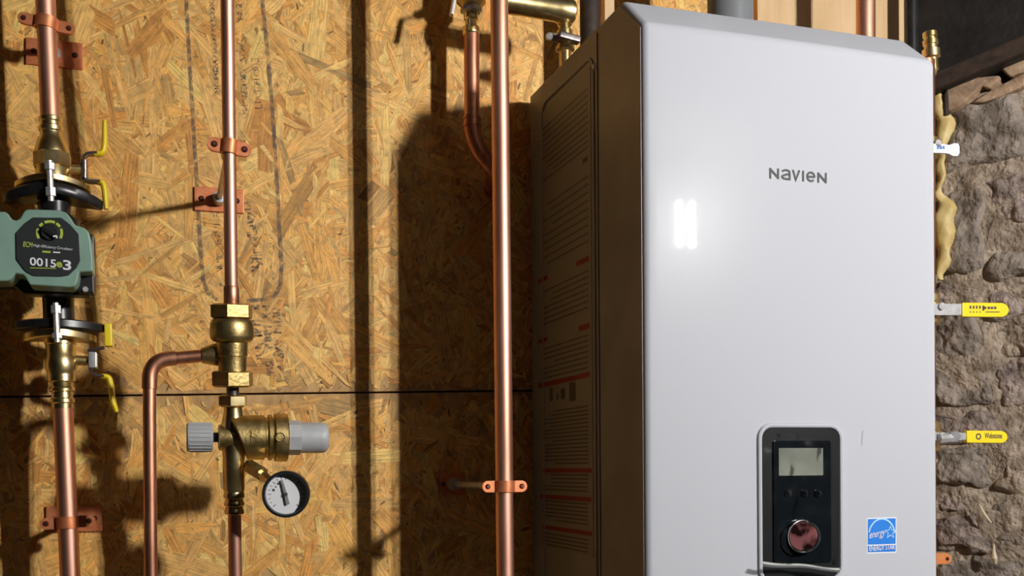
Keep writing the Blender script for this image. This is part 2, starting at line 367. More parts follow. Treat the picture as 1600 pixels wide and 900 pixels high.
# thickness
back = [W0+E1*t0-NW*.3, W0+E1*t1-NW*.3]
k = len(g.v); g.v += [back[0]+Vector((0, 0, zb)), back[1]+Vector((0, 0, zb)), back[1]+Vector((0, 0, zt_)), back[0]+Vector((0, 0, zt_))]
g.f.append((k+1, k, k+3, k+2)); g.mi.append(0)
g.f.append(tuple(nz_*(nx+1)+i for i in range(nx+1))+(k+2, k+3)); g.mi.append(0)
wall_r = struct(obj('wall_right', g, M['mortar']))
def stone(ta, tb, za, zc, seed, bulge=.03, mat_=None):
    rnd = random.Random(seed); n = 26; g = G()
    off = Vector((rnd.uniform(0, 90), rnd.uniform(0, 90), rnd.uniform(0, 90)))
    hw, hh = (tb-ta)/2, (zc-za)/2; cx, cz = (ta+tb)/2, (za+zc)/2
    sx, sz = rnd.uniform(-.5, .5), rnd.uniform(-.5, .5); tw = rnd.uniform(-.16, .16)
    ridge = rnd.uniform(-.4, .4); ra = rnd.uniform(0, math.pi); rs = rnd.uniform(.2, .7)
    for j in range(n+1):
        for i in range(n+1):
            a, b = -1+2*i/n, -1+2*j/n
            e = max(abs(a), abs(b)); r4 = (abs(a)**7+abs(b)**7)**(1/7) if e > 0 else 1
            q = e/r4 if e > 0 else 1
            x, y = a*q, b*q
            p = Vector((x*hw+y*hw*tw, y*hh-x*hh*tw*.5, 0))
            h = bulge*.42*(1-max(0, (e-.70)/.30)**1.8)*(1+sx*x+sz*y)
            d_ = x*math.cos(ra)+y*math.sin(ra)-ridge          # a split face: one side steps back
            h += bulge*.35*rs*max(-1, min(1, -d_*2.2))*(1-e**4)
            nn = noise.noise(off+p*13)*.014+noise.noise(off+p*38)*.006+noise.noise(off+p*110)*.0030
            rim = noise.noise(off+Vector((x*1.8, y*1.8, 7)))*.020*e
            rim2 = noise.noise(off+Vector((x*1.8, y*1.8, 27)))*.016*e
            g.v.append(W0+E1*(cx+p.x+rim)+Vector((0, 0, cz+p.y+rim2))+NW*(h+nn-.012*(e > .97)+.002))
    for j in range(n):
        for i in range(n):
            a = j*(n+1)+i; g.f.append((a, a+1, a+n+2, a+n+1)); g.mi.append(0)
    return obj('stone', g, mat_ or rnd.choice((M['stone'], M['stone_b'])), wall_r, angle=60)
vis = [(1462, 1612, 158, 268, .040, 'stone'), (1455, 1545, 272, 436, .030, 'stone'), (1543, 1640, 268, 350, .026, 'stone_b'), (1540, 1660, 352, 436, .034, 'stone'),
       (1456, 1545, 440, 478, .016, 'stone_b'), (1545, 1660, 438, 500, .022, 'stone_b'), (1456, 1530, 482, 566, .026, 'stone'), (1532, 1660, 502, 556, .022, 'mortar'),
       (1455, 1558, 568, 636, .036, 'stone'), (1560, 1660, 558, 640, .024, 'stone_b'), (1456, 1640, 640, 690, .024, 'stone_b'), (1456, 1556, 694, 762, .036, 'stone'),
       (1560, 1660, 692, 775, .022, 'mortar'), (1456, 1560, 766, 800, .016, 'stone_b'), (1456, 1545, 802, 866, .028, 'stone_b'), (1548, 1680, 778, 858, .026, 'stone'),
       (1456, 1640, 868, 960, .034, 'stone')]
for i, (ua, ub, va, vb, bl, mn) in enumerate(vis):
    um, vm_ = (ua+ub)/2, (va+vb)/2
    ta = tz(onW(ua, vm_))[0]; tb = tz(onW(ub, vm_))[0]; z1 = onW(um, va).z; z0 = onW(um, vb).z
    stone(ta, tb, z0, z1, 100+i, bl, M[mn])
zz = .03; rr = random.Random(9); sd = 300
while zz < zt_-.07:                           # the courses farther along, beyond the picture's edge
    hgt = min(rr.uniform(.09, .15), zt_-zz-.005); t = .20 if zz > H-.30 else -.12
    while t < .96:
        wd = rr.uniform(.12, .24); stone(t, min(t+wd, 1.0)-.008, zz, zz+hgt-.008, sd, .03); sd += 1; t += wd
    zz += hgt

# dark sill timber over the stones, its lower edge seen running back to the corner
a_, b_ = onW(1600, 86, .05), onW(1468, 141, .05)
dirS = (b_-a_); dirS = dirS/dirS.length
far = b_+dirS*.10; near = a_-dirS*.55
g = G(); hS = .34
g.prism([near, far, far+Vector((0, 0, hS)), near+Vector((0, 0, hS))], -NW*.20)
beam = tag(obj('sill_beam', g, M['black_paint'], bevel=.004), 'black tarred timber beam running above the fieldstone wall', 'beam')
g = G(); q = NW*.0135
g.prism([near+q, far+q, far+q+Vector((0, 0, .030)), near+q+Vector((0, 0, .030))], -NW*.013)
tag(obj('nailing_strip', g, M['dark_wood'], bevel=.002), 'dark brown wooden strip along the bottom edge of the black beam', 'wood strip')
# broken timber wedged between beam and stones
def chunk(name, poly, off, thick, m_, label, seed):
    rnd = random.Random(seed); pts = []
    for (u, v) in poly: pts.append(onW(u, v, off)+Vector((0, 0, 0)))
    g = G(); g.prism(pts, -NW*thick)
    o = obj(name, g, m_, bevel=.004, bseg=2); return tag(o, label, 'wood')
chunk('wood_block', [(1476, 176), (1478, 138), (1502, 122), (1530, 119), (1543, 126), (1528, 138), (1512, 155), (1500, 166)], .035, .07, M['old_wood'], 'tan broken wood block wedged under the beam beside the spray foam', 1)
chunk('wood_block', [(1528, 120), (1562, 117), (1560, 124), (1545, 138), (1533, 134)], .030, .05, M['old_wood'], 'small pale wood wedge between the tan block and the long splinter', 2)
chunk('wood_splinter', [(1518, 160), (1550, 139), (1602, 112), (1602, 134), (1566, 150), (1538, 160)], .022, .05, M['old_wood'], 'grey weathered wood splinter lying on the top fieldstone', 3)
chunk('wood_block', [(1546, 108), (1570, 90), (1602, 90), (1602, 112), (1578, 120), (1566, 108)], .028, .05, M['old_wood'], 'reddish wood scrap tucked under the beam at the right edge', 4)
chunk('wood_block', [(1474, 146), (1480, 140), (1482, 178), (1474, 182)], .040, .05, M['dark_wood'], 'thin dark wood sliver beside the top of the spray foam', 6)

# spray foam bead between sheathing and stones
g = G(); rnd = random.Random(3)
path = [(1470, 150, 11), (1474, 178, 11), (1480, 205, 13), (1474, 232, 9), (1472, 262, 9), (1471, 290, 8), (1474, 312, 9), (1480, 330, 14), (1480, 355, 15), (1480, 380, 15), (1478, 405, 13), (1473, 425, 10), (1470, 440, 7)]
pts, rads = [], []
for i in range(len(path)-1):
    for s_ in range(4):
        t = s_/4; u_ = path[i][0]*(1-t)+path[i+1][0]*t; v_ = path[i][1]*(1-t)+path[i+1][1]*t; r_ = path[i][2]*(1-t)+path[i+1][2]*t
        pts.append(onW(u_-3, v_, .028)); rads.append(r_*.00098*(1+rnd.uniform(-.08, .08)))
g.tube(pts, rads, 18)
for p in range(len(g.v)):
    q = g.v[p]; g.v[p] = q+Vector((1, -1, .3))*noise.noise(q*38)*.008+Vector((-.6, -.6, .6))*noise.noise(q*90)*.004
tag(obj('spray_foam', g, M['foam'], angle=70), 'lumpy yellow spray foam bead running down the corner', 'spray foam')
g = G(); g.tube([onW(1530, 788, .032), onW(1536, 800, .037), onW(1543, 810, .036), onW(1549, 817, .032)], [.0012, .0026, .0026, .0012], 8)
tag(obj('foam_string', g, M['foam_drip']), 'thin pale dried foam string stuck slantwise on the stones', 'foam')
g = G(); g.tube([onW(1553, 850, .034), onW(1553, 862, .037), onW(1554, 872, .038), onW(1555, 880, .034)], [.001, .003, .005, .003], 8)
tag(obj('foam_drip', g, M['foam_drip']), 'small pale drop of dried foam below the foam string', 'foam')

# ================================================================== WATER HEATER
XL, YF, WD, DP, ZT, BV, BZ = .5662, 1.2009, .44, .4359, H+.6089, .0651, .0559
XR = XL+WD; ZB = H-.235
ht = thing('water_heater', 'white wall-hung tankless water heater with black control panel', 'water heater', (XL+WD/2, YF+DP, ZB))
ys = onX(934, 90, XL).y                       # joint between cover and casing
def bow(x): t = (x-XL)/WD*2-1; return .0036*max(0.0, 1-t*t)      # the sheet-metal front is slightly domed
g = G(); nS = 24
for i in range(nS+1):
    x = XL+WD*i/nS; b = bow(x); g.v += [Vector(p) for p in ((x, YF-b, ZB), (x, YF-b, ZT-BZ), (x, YF+BV, ZT), (x, ys, ZT), (x, ys, ZB))]
for i in range(nS):
    for j in range(5): g.f.append((i*5+j, i*5+(j+1) % 5, i*5+5+(j+1) % 5, i*5+5+j)); g.mi.append(0)
g.f += [(4, 3, 2, 1, 0), tuple(nS*5+j for j in range(5))]; g.mi += [0, 0]
cover = obj('front_cover', g, M['white'], ht, bevel=.0085, bseg=5, angle=50)
# the bevel rounds the outside; the painted cover's side flange is the casing colour
g = G(); g.prism([(XL+.002, ys+.001, ZB+.004), (XL+.002, ys+.001, ZT-.001), (XL+.002, YF+DP, ZT-.001), (XL+.002, YF+DP, ZB+.004)], (WD-.004, 0, 0))
casing = obj('casing', g, M['casing'], ht, bevel=.002)
g = G(); g.prism([(XL-.0006, YF+.007, ZB+.006), (XL-.0006, YF+.007, ZT-BZ-.003), (XL-.0006, YF+BV+.003, ZT-.007), (XL-.0006, ys-.002, ZT-.007), (XL-.0006, ys-.002, ZB+.006)], (.0016, 0, 0))
o = obj('cover_side', g, M['casing'], cover); o['label'] = 'grey side flange of the cover'
g = G(); g.bar((XL-.0012, ys, ZB+.02), (XL-.0012, ys, ZT-.012), (0, 1, 0), .003, .002)
obj('seam_strip', g, M['casing'], cover)
g = G(); g.lathe((XL-.004, ys+.008, ZT-.055), (XL+.002, ys+.008, ZT-.055), [(0, .003), (.5, .0042), (1, .0042)], 12); obj('screw', g, M['steel'], casing)
g = G(); g.box((XL+.06, YF+DP-.002, H+.25), (XR-.06, YW+.001, H+.31)); obj('mounting_bracket', g, M['steel'], ht)
# embossed rounded rib on the casing side
def side(u, v, dx=.0005): return onX(u, v, XL+.002-dx)
cY0, cY1 = side(848, 300).y, side(929, 300).y; cz1 = side(915, 98).z; cz0 = H-.19; rr_ = .022
pth = []
for (cy, cz, a0) in ((cY1+rr_, cz1-rr_, 90), (cY0-rr_, cz1-rr_, 0), (cY0-rr_, cz0+rr_, -90), (cY1+rr_, cz0+rr_, 180)):
    pass
def rrect(y0, y1, z0, z1, r, x, n=5):
    P = []
    for cy, cz, a0 in ((y1-r, z1-r, 0), (y0+r, z1-r, 90), (y0+r, z0+r, 180), (y1-r, z0+r, 270)):
        for i in range(n+1):
            a = R(a0+90*i/n); P.append(Vector((x, cy+r*math.cos(a), cz+r*math.sin(a))))
    return P
P = rrect(cY1, cY0, cz0, cz1, rr_, XL+.002); P.append(P[0]); P.append(P[1])
g = G(); g.tube(P, .0028, 8); obj('embossed_rib', g, M['casing'], casing)
# side sticker with red headings
g = G(); ly0, ly1 = side(925, 500).y, side(841, 500).y
lt, lb = side(884, 140).z, side(884, 862).z
def spanel(y0, y1, z0, z1, dx, m_, name, parent, bucket=None):
    gg = bucket or G(); gg.add([(XL+.002-dx, y0, z0), (XL+.002-dx, y1, z0), (XL+.002-dx, y1, z1), (XL+.002-dx, y0, z1)], [(0, 1, 2, 3)])
    if bucket is None: return obj(name, gg, m_, parent, smooth=False)
g.box((XL+.0012, ly0, lb), (XL+.003, ly1, lt)); lab = obj('warning_sticker', g, M['side_label'], casing); lab['label'] = 'tall printed warning sticker with red headings'
red, drk = G(), G()
def sbar(bucket, ua, va, ub, vb, hpx, dx=.0013):
    a, b = side(ua, va), side(ub, vb); z = (a.z+b.z)/2; hh_ = hpx*.0008
    spanel(min(a.y, b.y), max(a.y, b.y), z-hh_/2, z+hh_/2, dx, None, None, None, bucket)
for t in ((842, 603, 922, 585, 9), (848, 735, 925, 735, 8), (845, 776, 925, 780, 8), (848, 824, 926, 833, 8), (901, 412, 921, 404, 9), (841, 440, 856, 434, 9), (841, 534, 856, 530, 8), (905, 514, 922, 508, 10)):
    red = G(); sbar(red, *t); obj('red_heading', red, M['red_print'], lab, smooth=False)
rnd = random.Random(8)
def slines(v0, v1, step, u0=848, u1=920):
    v = v0
    while v < v1:
        a = side(884, v); y0, y1 = side(u1, v).y, side(u0, v).y
        sh = rnd.uniform(.0, .3)*(y1-y0) if rnd.random() < .4 else 0
        spanel(y0, y1-sh, a.z-.0010, a.z+.0010, .0014, None, None, None, drk); v += step
for a, b, s_ in ((640, 728, 6), (742, 772, 6), (785, 820, 6), (838, 858, 6), (440, 500, 9), (535, 585, 8), (230, 262, 9), (300, 400, 12), (170, 225, 10)): slines(a, b, s_)
obj('fine_print', drk, M['dark_print'], lab, smooth=False)['kind'] = 'stuff'
pic = G()
for (u, v, w2, h2) in ((862, 617, 5, 26), (872, 620, 3, 12), (880, 616, 6, 20), (895, 613, 9, 34)):
    pic = G(); a, b = side(u-w2/2, v), side(u+w2/2, v); spanel(min(a.y, b.y), max(a.y, b.y), a.z-h2*.0004, a.z+h2*.0004, .0014, None, None, None, pic); obj('pictogram', pic, M['dark_print'], lab, smooth=False)
sm = G(); sbar(sm, 911, 252, 919, 248, 9); obj('print_mark', sm, M['dark_print'], lab, smooth=False)

# stylised maker's name: strokes
def FP(u, v, d=.0): return V(u, v, YF-d-bow(V(u, v, YF).x))
def stroke(g, pts, wd, d=.0006):              # polyline of 2D points in the cover's plane, mitred
    n = len(pts); L_, R_ = [], []
    for i in range(n):
        a = pts[max(i-1, 0)]; b = pts[min(i+1, n-1)]; p = pts[i]
        t1 = Vector((p[0]-a[0], p[1]-a[1])); t2 = Vector((b[0]-p[0], b[1]-p[1]))
        t1 = t1.normalized() if t1.length > 1e-9 else t2.normalized(); t2 = t2.normalized() if t2.length > 1e-9 else t1
        t = (t1+t2).normalized(); nn = Vector((-t.y, t.x)); k_ = wd/2/max(.45, nn.dot(Vector((-t1.y, t1.x))))
        L_.append((p[0]+nn.x*k_, p[1]+nn.y*k_)); R_.append((p[0]-nn.x*k_, p[1]-nn.y*k_))
    vv = [(x, YF-d-bow(x), z) for x, z in L_]+[(x, YF-d-bow(x), z) for x, z in R_]
    g.add(vv, [(i, i+1, n+i+1, n+i) for i in range(n-1)])
A0, A1 = FP(1202, 279), FP(1291.5, 287)
x0, x1, zbase = A0.x, A1.x, (A0.z+A1.z)/2
lh = (FP(1203, 262).z-FP(1203, 279).z); WN = x1-x0
def arc(cx, cz, rx, rz, a0, a1, n=14): return [(cx+rx*math.cos(R(a0+(a1-a0)*i/n)), cz+rz*math.sin(R(a0+(a1-a0)*i/n))) for i in range(n+1)]
gl = G(); sw = lh*.19
def X_(f_): return x0+WN*f_
hw = sw/2
def letterN(fa, fb): stroke(gl, [(X_(fa)+hw, zbase), (X_(fa)+hw, zbase+lh-hw*.3)], sw); stroke(gl, [(X_(fa)+hw*.6, zbase+lh-hw), (X_(fb)-hw*.6, zbase+hw)], sw*1.15); stroke(gl, [(X_(fb)-hw, zbase+hw*.3), (X_(fb)-hw, zbase+lh)], sw)
letterN(0, .165); letterN(.835, 1.0)
# a
ax0, ax1 = X_(.21), X_(.365); zm = zbase+lh*.52
stroke(gl, [(ax0+hw*.6, zbase+lh*.78)]+arc((ax0+ax1)/2, zbase+lh*.72, (ax1-ax0)/2-hw, lh*.28-hw, 150, 20, 8)+[(ax1-hw, zbase+lh*.6), (ax1-hw, zbase)], sw)
stroke(gl, [(ax1-hw, zm), ((ax0+ax1)/2, zm)]+arc((ax0+ax1)/2-.0005, zbase+lh*.27, (ax1-ax0)/2-hw, lh*.27-hw, 100, 260, 10)+[((ax0+ax1)/2, zbase+hw), (ax1-hw, zbase+hw)], sw)
# v, i
stroke(gl, [(X_(.39)+hw, zbase+lh), (X_(.455), zbase+hw), (X_(.535)-hw, zbase+lh)], sw)
stroke(gl, [(X_(.585), zbase), (X_(.585), zbase+lh)], sw)
# e
ex0, ex1 = X_(.64), X_(.80); ecx, ecz = (ex0+ex1)/2, zbase+lh*.5
stroke(gl, [(ex0+hw, ecz), (ex1-hw, ecz)]+arc(ecx, ecz, (ex1-ex0)/2-hw, lh*.5-hw, 0, 318, 26), sw)
o = obj('brand_lettering', gl, M['ink'], cover, smooth=False); o['label'] = 'dark grey brand name lettering'

# control panel
def fr_rrect(u0, u1, v0, v1, r, d, n=6):       # rounded rectangle on the cover's plane
    um, vm_ = (u0+u1)/2, (v0+v1)/2
    xa, xb, za, zc = FP(u0, vm_, d).x, FP(u1, vm_, d).x, FP(um, v1, d).z, FP(um, v0, d).z; P = []
    for cx, cz, a0 in ((xb-r, zc-r, 0), (xa+r, zc-r, 90), (xa+r, za+r, 180), (xb-r, za+r, 270)):
        for i in range(n+1):
            a = R(a0+90*i/n); P.append(Vector((cx+r*math.cos(a), YF-d-bow((xa+xb)/2), cz+r*math.sin(a))))
    return P
PB = 905
cp = G(); cp.prism(fr_rrect(1189, 1312, 668, PB, .016, .0015), (0, .004, 0)); panel = obj('control_panel', cp, M['charcoal'], ht, bevel=.0008); panel['label'] = 'black control panel with small screen and knob'
g = G(); P = fr_rrect(1187, 1314, 665, PB+3, .0175, .0008); P += P[:2]; g.tube(P, .0032, 8, cap=False); obj('rim', g, M['white'], panel)
g = G(); g.prism(fr_rrect(1209, 1299, 688, 880, .004, .0042), (0, .004, 0)); o = obj('fascia', g, M['gloss_black'], panel, bevel=.0008)
g = G(); g.prism(fr_rrect(1217, 1286, 700, 743, .0012, .0050), (0, .001, 0)); obj('screen', g, M['lcd'], panel)
for u in (1230, 1256, 1277):
    g = G(); g.lathe(FP(u, 771, .0075), FP(u, 771, .0035), [(0, .003), (.35, .0048), (1, .0055)], 16); b_o = obj('button', g, M['gloss_black'], panel)
    g = G(); g.lathe(FP(u+1, 770, .0080), FP(u+1, 770, .0070), [(0, .0016), (1, .0022)], 10); obj('button_cap', g, M['chrome'], b_o)
g = G(); g.lathe(FP(1254, 838, .016), FP(1254, 838, .004), [(0, .019), (.2, .0215), (1, .0235)], 36); kn = obj('knob', g, M['gloss_black'], panel)
g = G(); g.lathe(FP(1254, 838, .0172), FP(1254, 838, .0155), [(0, .0175), (.5, .0185), (1, .0185)], 36); o = obj('knob_face', g, M['knob_face'], kn); o['label'] = 'shiny knob face with painted red reflection'
g = G(); P = [FP(1254, 838, .0165)+Vector((.0205*math.cos(R(a)), 0, .0205*math.sin(R(a)))) for a in range(0, 375, 15)]; g.tube(P, .0012, 8, cap=False); obj('knob_ring', g, M['chrome'], kn)
# wrinkled protective film over the panel with a folded lower edge
g = G(); nu, nv = 22, 30
for j in range(nv+1):
    for i in range(nu+1):
        u = 1193+116*i/nu; v = 678+205*j/nv; p = FP(u, v, .0215)
        p.y += noise.noise(Vector((u*.05, v*.03, 2)))*.0035+noise.noise(Vector((u*.13, v*.09, 6)))*.0012; g.v.append(p)
for j in range(nv):
    for i in range(nu): a = j*(nu+1)+i; g.f.append((a, a+1, a+nu+2, a+nu+1)); g.mi.append(0)
flm = obj('protective_film', g, M['film'], panel, angle=80); flm['label'] = 'clear wrinkled protective film'
g = G(); n = 18; rows = []
for i in range(n+1):
    t = i/n; u = 1192+120*t; vt = 877+10*t+math.sin(t*9)*1.2; vb = 884+9*t+math.sin(t*7+1)*1.6
    g.v += [FP(u, vt, .021+.002*math.sin(t*14)), FP(u, (vt+vb)/2, .026+.002*math.sin(t*11)), FP(u, vb, .020)]
for i in range(n):
    a = i*3; g.f += [(a, a+3, a+4, a+1), (a+1, a+4, a+5, a+2)]; g.mi += [0, 0]
obj('film_fold', g, M['film_fold'], flm, angle=80)

# blue efficiency sticker
def fquad(g, u0, u1, v0, v1, d, sl=0): g.add([FP(u0, v1, d), FP(u1, v1+sl, d), FP(u1, v0+sl, d), FP(u0, v0, d)], [(0, 1, 2, 3)])
g = G(); g.prism([FP(1354.5, 865, .0004), FP(1400.5, 863.5, .0004), FP(1400.5, 808, .0004), FP(1354.5, 809.5, .0004)], (0, .0006, 0)); st = obj('efficiency_sticker', g, M['white_print'], ht, smooth=False); st['label'] = 'blue and white energy star sticker'
g = G(); fquad(g, 1356, 1399.5, 811, 851, .0007, -1.3); fquad(g, 1356, 1399.5, 852.6, 863, .0007, -1.3); obj('blue_field', g, M['blue'], st, smooth=False)
g = G(); cen = FP(1378, 838, .001); px = mpp(1378, 838, YF)
stroke(g, [(cen.x+px*21*math.cos(R(a)), cen.z+px*23*math.sin(R(a))) for a in range(10, 172, 6)], px*2.0, .001)
sx_, sz_ = cen.x+px*13.5, cen.z+px*5
star = [(sx_+px*(8.5 if i % 2 == 0 else 3.6)*math.sin(R(36*i)), sz_+px*(8.5 if i % 2 == 0 else 3.6)*math.cos(R(36*i))) for i in range(11)]
stroke(g, star, px*1.1, .0011)
obj('arc_and_star', g, M['light_blue'], st, smooth=False)
obj('script_word', text_geo('energy', FP(1358.5, 845, .001), (1, 0, .14), (0, 0, 1), px*9.5, .0002, px*25, shear=.35), M['white_print'], st, smooth=False)
obj('sticker_words', text_geo('ENERGY STAR', FP(1358, 861, .001), (1, 0, .03), (0, 0, 1), px*7, .0002, px*40, bold=.01), M['white_print'], st, smooth=False)
g = G(); stroke(g, [(FP(1348, 673).x, FP(1348, 673).z), (FP(1347, 686).x, FP(1347, 686).z), (FP(1346.5, 696).x, FP(1346.5, 696).z)], px*1.6, .0003); obj('scuff_mark', g, M['scuff'], cover, smooth=False)

# ================================================================== PIPES
def pipe(name, pts, r, m_, label, cat='pipe', group=None, seg=24): g = G(); g.tube(pts, r, seg); return tag(obj(name, g, m_, angle=60), label, cat, group)
def bend(a, b, c, r, n=8):                    # rounded corner at b
    a, b, c = Vector(a), Vector(b), Vector(c); p = b+(a-b).normalized()*r; q = b+(c-b).normalized()*r
    return [p*(1-t)**2+b*2*t*(1-t)+q*t*t for t in [i/n for i in range(n+1)]]
YL, YM, YRP = 1.550, 1.420, 1.380             # the thin pipe leans towards the wall at its foot
YMf = lambda v: 1.420+(v-690)*8e-5
uL = lambda v: 71+.0428*v
uM = lambda v: 355+.0143*v
uR = lambda v: 780+.0107*v
PL = lambda v, du=0: V(uL(v)+du, v, YL)
PM = lambda v, du=0: V(uM(v)+du, v, YMf(v))
PR = lambda v, du=0: V(uR(v)+du, v, YRP)
kL = mpp(85, 400, YL); kM = mpp(360, 500, YM); kR = mpp(785, 450, YRP)
pipe('copper_pipe', [PL(-160), PL(190)], 16.0*kL, M['copper'], 'copper pipe rising from the valve above the green pump')
pipe('copper_pipe', [PL(622), PL(1150)], 16.3*kL, M['copper'], 'copper pipe running down from the valve below the green pump')
pipe('copper_pipe', [PM(-160), PM(455)], 10.3*kM, M['copper'], 'thin copper pipe above the brass backflow preventer')
pipe('copper_pipe', [PM(796), PM(1150)], 10.6*kM, M['copper'], 'thin copper pipe below the brass regulator')
pipe('copper_pipe', [PR(-160), PR(1150)], 13.2*kR, M['copper'], 'long bare copper pipe standing just left of the water heater')

def lath(P, stations, k_, m_, name, parent, seg=28, phase=0.0):      # stations: (v, radius px)
    g = G(); g.tube([P(v) for v, r in stations], [r*k_ for v, r in stations], seg, True, 0, phase)
    return obj(name, g, m_, parent, angle=40)

# ---------------- clamps that hold the pipes off the wall
def clamp(P, v, rpx, k_, Y, half, hpx, label, tilt=0.0, plate=None, group=None, m_=None):
    c = P(v); r = rpx*k_; m_ = m_ or M['clamp']
    t = thing('pipe_clamp', label, 'pipe clamp', (c.x, YW, c.z), group)
    hz = hpx*k_; ang = tilt
    ex = Vector((math.cos(ang), 0, math.sin(ang))); ez = Vector((-math.sin(ang), 0, math.cos(ang)))
    for sgn, nm in ((-1, 'front_strap'), (1, 'rear_strap')):
        g = G(); th = .0022; prof_o, prof_i = [], []
        n = 14
        for i in range(n+1):
            a = math.pi*i/n; prof_o.append((math.cos(a)*(r+th), sgn*math.sin(a)*(r+th))); prof_i.append((math.cos(a)*r, sgn*math.sin(a)*r))
        ring = []
        for i in range(n+1):
            for (xx, yy) in (prof_o[i], prof_i[i]):
                for hz_ in (-hz/2, hz/2): ring.append(c+ex*xx+Vector((0, yy, 0))+ez*hz_)
        fs = []
        for i in range(n):
            a = 4*i; b = a+4
            fs += [(a, a+1, b+1, b), (a+2, b+2, b+3, a+3), (a+1, a+3, b+3, b+1), (a, b, b+2, a+2)]
        g.add(ring, fs)
        for s2 in (-1, 1):
            x0_, x1_ = r*.96, half*k_-hz/2; P_ = [c+ex*(s2*x0_)-ez*hz/2, c+ex*(s2*x1_)-ez*hz/2]
            for i in range(1, 8):
                a = -math.pi/2+math.pi*i/8; P_.append(c+ex*(s2*(x1_+math.cos(a)*hz/2))+ez*(math.sin(a)*hz/2))
            P_ += [c+ex*(s2*x1_)+ez*hz/2, c+ex*(s2*x0_)+ez*hz/2]
            P_ = [p+Vector((0, sgn*.0004, 0)) for p in P_]
            g.prism(P_, (0, sgn*th, 0))
        st_ = obj(nm, g, m_, t, angle=50)
        if sgn == -1:
            for s2 in (-1, 1):
                q = c+ex*(s2*(half*k_-hz/2)); g = G(); g.lathe(q+Vector((0, -.0052, 0)), q+Vector((0, .006, 0)), [(0, hz*.14), (.2, hz*.24), (.5, hz*.24), (1, hz*.16)], 10); obj('screw', g, M['screw'], t)
    g = G(); q0 = Vector((c.x, Y+r, c.z)); g.lathe(q0, Vector((c.x, YW, c.z)), [(0, .0085), (.12, .0085), (.121, .0048), (.90, .0048), (.901, .009), (1, .011)], 12); obj('rod', g, M['steel'], t)
    if plate:
        w2, h2 = plate; g = G(); a0 = Vector((c.x-w2, YW-.0065, c.z-h2)); g.box(a0, (c.x+w2, YW-.0005, c.z+h2)); pl = obj('wall_plate', g, m_, t, bevel=.001)
        for s2 in (-1, 1):
            q = Vector((c.x+s2*w2*.72, 0, c.z)); g = G(); g.lathe((q.x, YW-.009, q.z), (q.x, YW-.005, q.z), [(0, .002), (.5, .0042), (1, .0045)], 10); obj('screw', g, M['screw'], pl)
    return t
clamp(PL, 37, 16.2, kL, YL, 45, 19, 'copper strap clamp holding the pipe above the green pump', -.13, (.038, .019))
clamp(PL, 816, 16.5, kL, YL, 44, 20, 'copper strap clamp at the bottom left on the pipe below the pump', .05, (.038, .019))
clamp(PM, 230, 10.6, kM, YMf(230), 34, 22, 'copper strap clamp on the thin pipe crossing the printed stamp', -.10, (.036, .018))
clamp(PR, 760, 13.4, kR, YRP, 35, 17, 'orange copper strap clamp on the bare pipe beside the heater', .0, (.022, .018))

# ---------------- isolation valves with flanges and the pump
def flange(name, v0, v1, P, half_x, half_y, k_, m_, parent, droop=0, seg=40):
    c0, c1 = P(v0), P(v1); g = G(); n = seg; ring = []
    for layer in range(4):
        cc = c0.lerp(c1, (0, .15, .85, 1)[layer]); sc = (.95, 1, 1, .95)[layer]
        for i in range(n):
            a = 2*math.pi*i/n; cx, sy = math.cos(a), math.sin(a)
            rr2 = (abs(cx)**1.45+abs(sy)**1.45)**(-1/1.45)
            x = cx*rr2*half_x*k_*sc; y = sy*rr2*half_y*k_*sc
            ring.append(cc+Vector((x, y, -droop*k_*(abs(cx*rr2))**2*(1 if layer < 2 else 1.0))))
    fs = [tuple(range(n-1, -1, -1)), tuple(3*n+i for i in range(n))]
    for l_ in range(3):
        for i in range(n): fs.append((l_*n+i, l_*n+(i+1) % n, (l_+1)*n+(i+1) % n, (l_+1)*n+i))
    g.add(ring, fs); return obj(name, g, m_, parent, angle=40)
def coated(g, pts, r):                        # dipped grip: a rounded sleeve, deeper than wide
    P = [pts[0]]
    for a, b, c in zip(pts, pts[1:], pts[2:]): P += bend(a, b, c, min((a-b).length, (c-b).length)*.45, 4)
    P.append(pts[-1]); k0 = len(g.v); n = len(P); g.tube(P, [r*.8]+[r]*(n-2)+[r*.7], 12)
    for p in g.v[k0:]: p.y = YL+(p.y-YL)*1.9
def lever_bar(g, pts, w_, t):
    for a, b in zip(pts, pts[1:]): g.bar(a, b, (0, 1, 0), w_, t)

iv = thing('isolation_valve', 'brass flanged isolation valve above the green pump', 'valve', PL(298))
lath(PL, [(183, 16.5), (185, 19), (190, 19), (192, 17), (197, 17), (199, 19.5), (205, 19.5), (207, 17.5), (213, 18), (219, 22), (228, 25), (236, 27.5), (240, 28), (241, 28)], kL, M['brass'], 'body', iv)
lath(PL, [(240, 29), (242, 31), (262, 31), (264, 29)], kL, M['brass'], 'hex_collar', iv, 8, .39)
lath(PL, [(262, 26), (264, 27), (284, 27)], kL, M['brass'], 'neck', iv)
flange('flange', 280, 291, PL, 60, 47, kL, M['brass'], iv, droop=8)
for s2 in (-1, 1):
    bx_ = Vector((0, s2*50*kL, 0)); g = G(); 
    g.tube([PL(264)+bx_, PL(326)+bx_], 5*kL, 10); 
    bo = obj('bolt', g, M['steel'], iv)
    for va, vb in ((268, 278), (305, 318)): g = G(); g.tube([PL(va)+bx_, PL(vb)+bx_], 8.5*kL, 6); obj('nut', g, M['steel'], bo)
def VL(u, v, dy=0.0): return V(u, v, YL+dy)
g = G(); g.tube([PL(262), VL(133, 266)], [9*kL, 8*kL], 12); obj('stem_housing', g, M['brass_cast'], iv)
g = G(); g.tube([VL(127, 262), VL(133, 262)], 9*kL, 6); g.tube([VL(131, 250), VL(131, 280)], 5.5*kL, 8); obj('stem_nut', g, M['dark_steel'], iv)
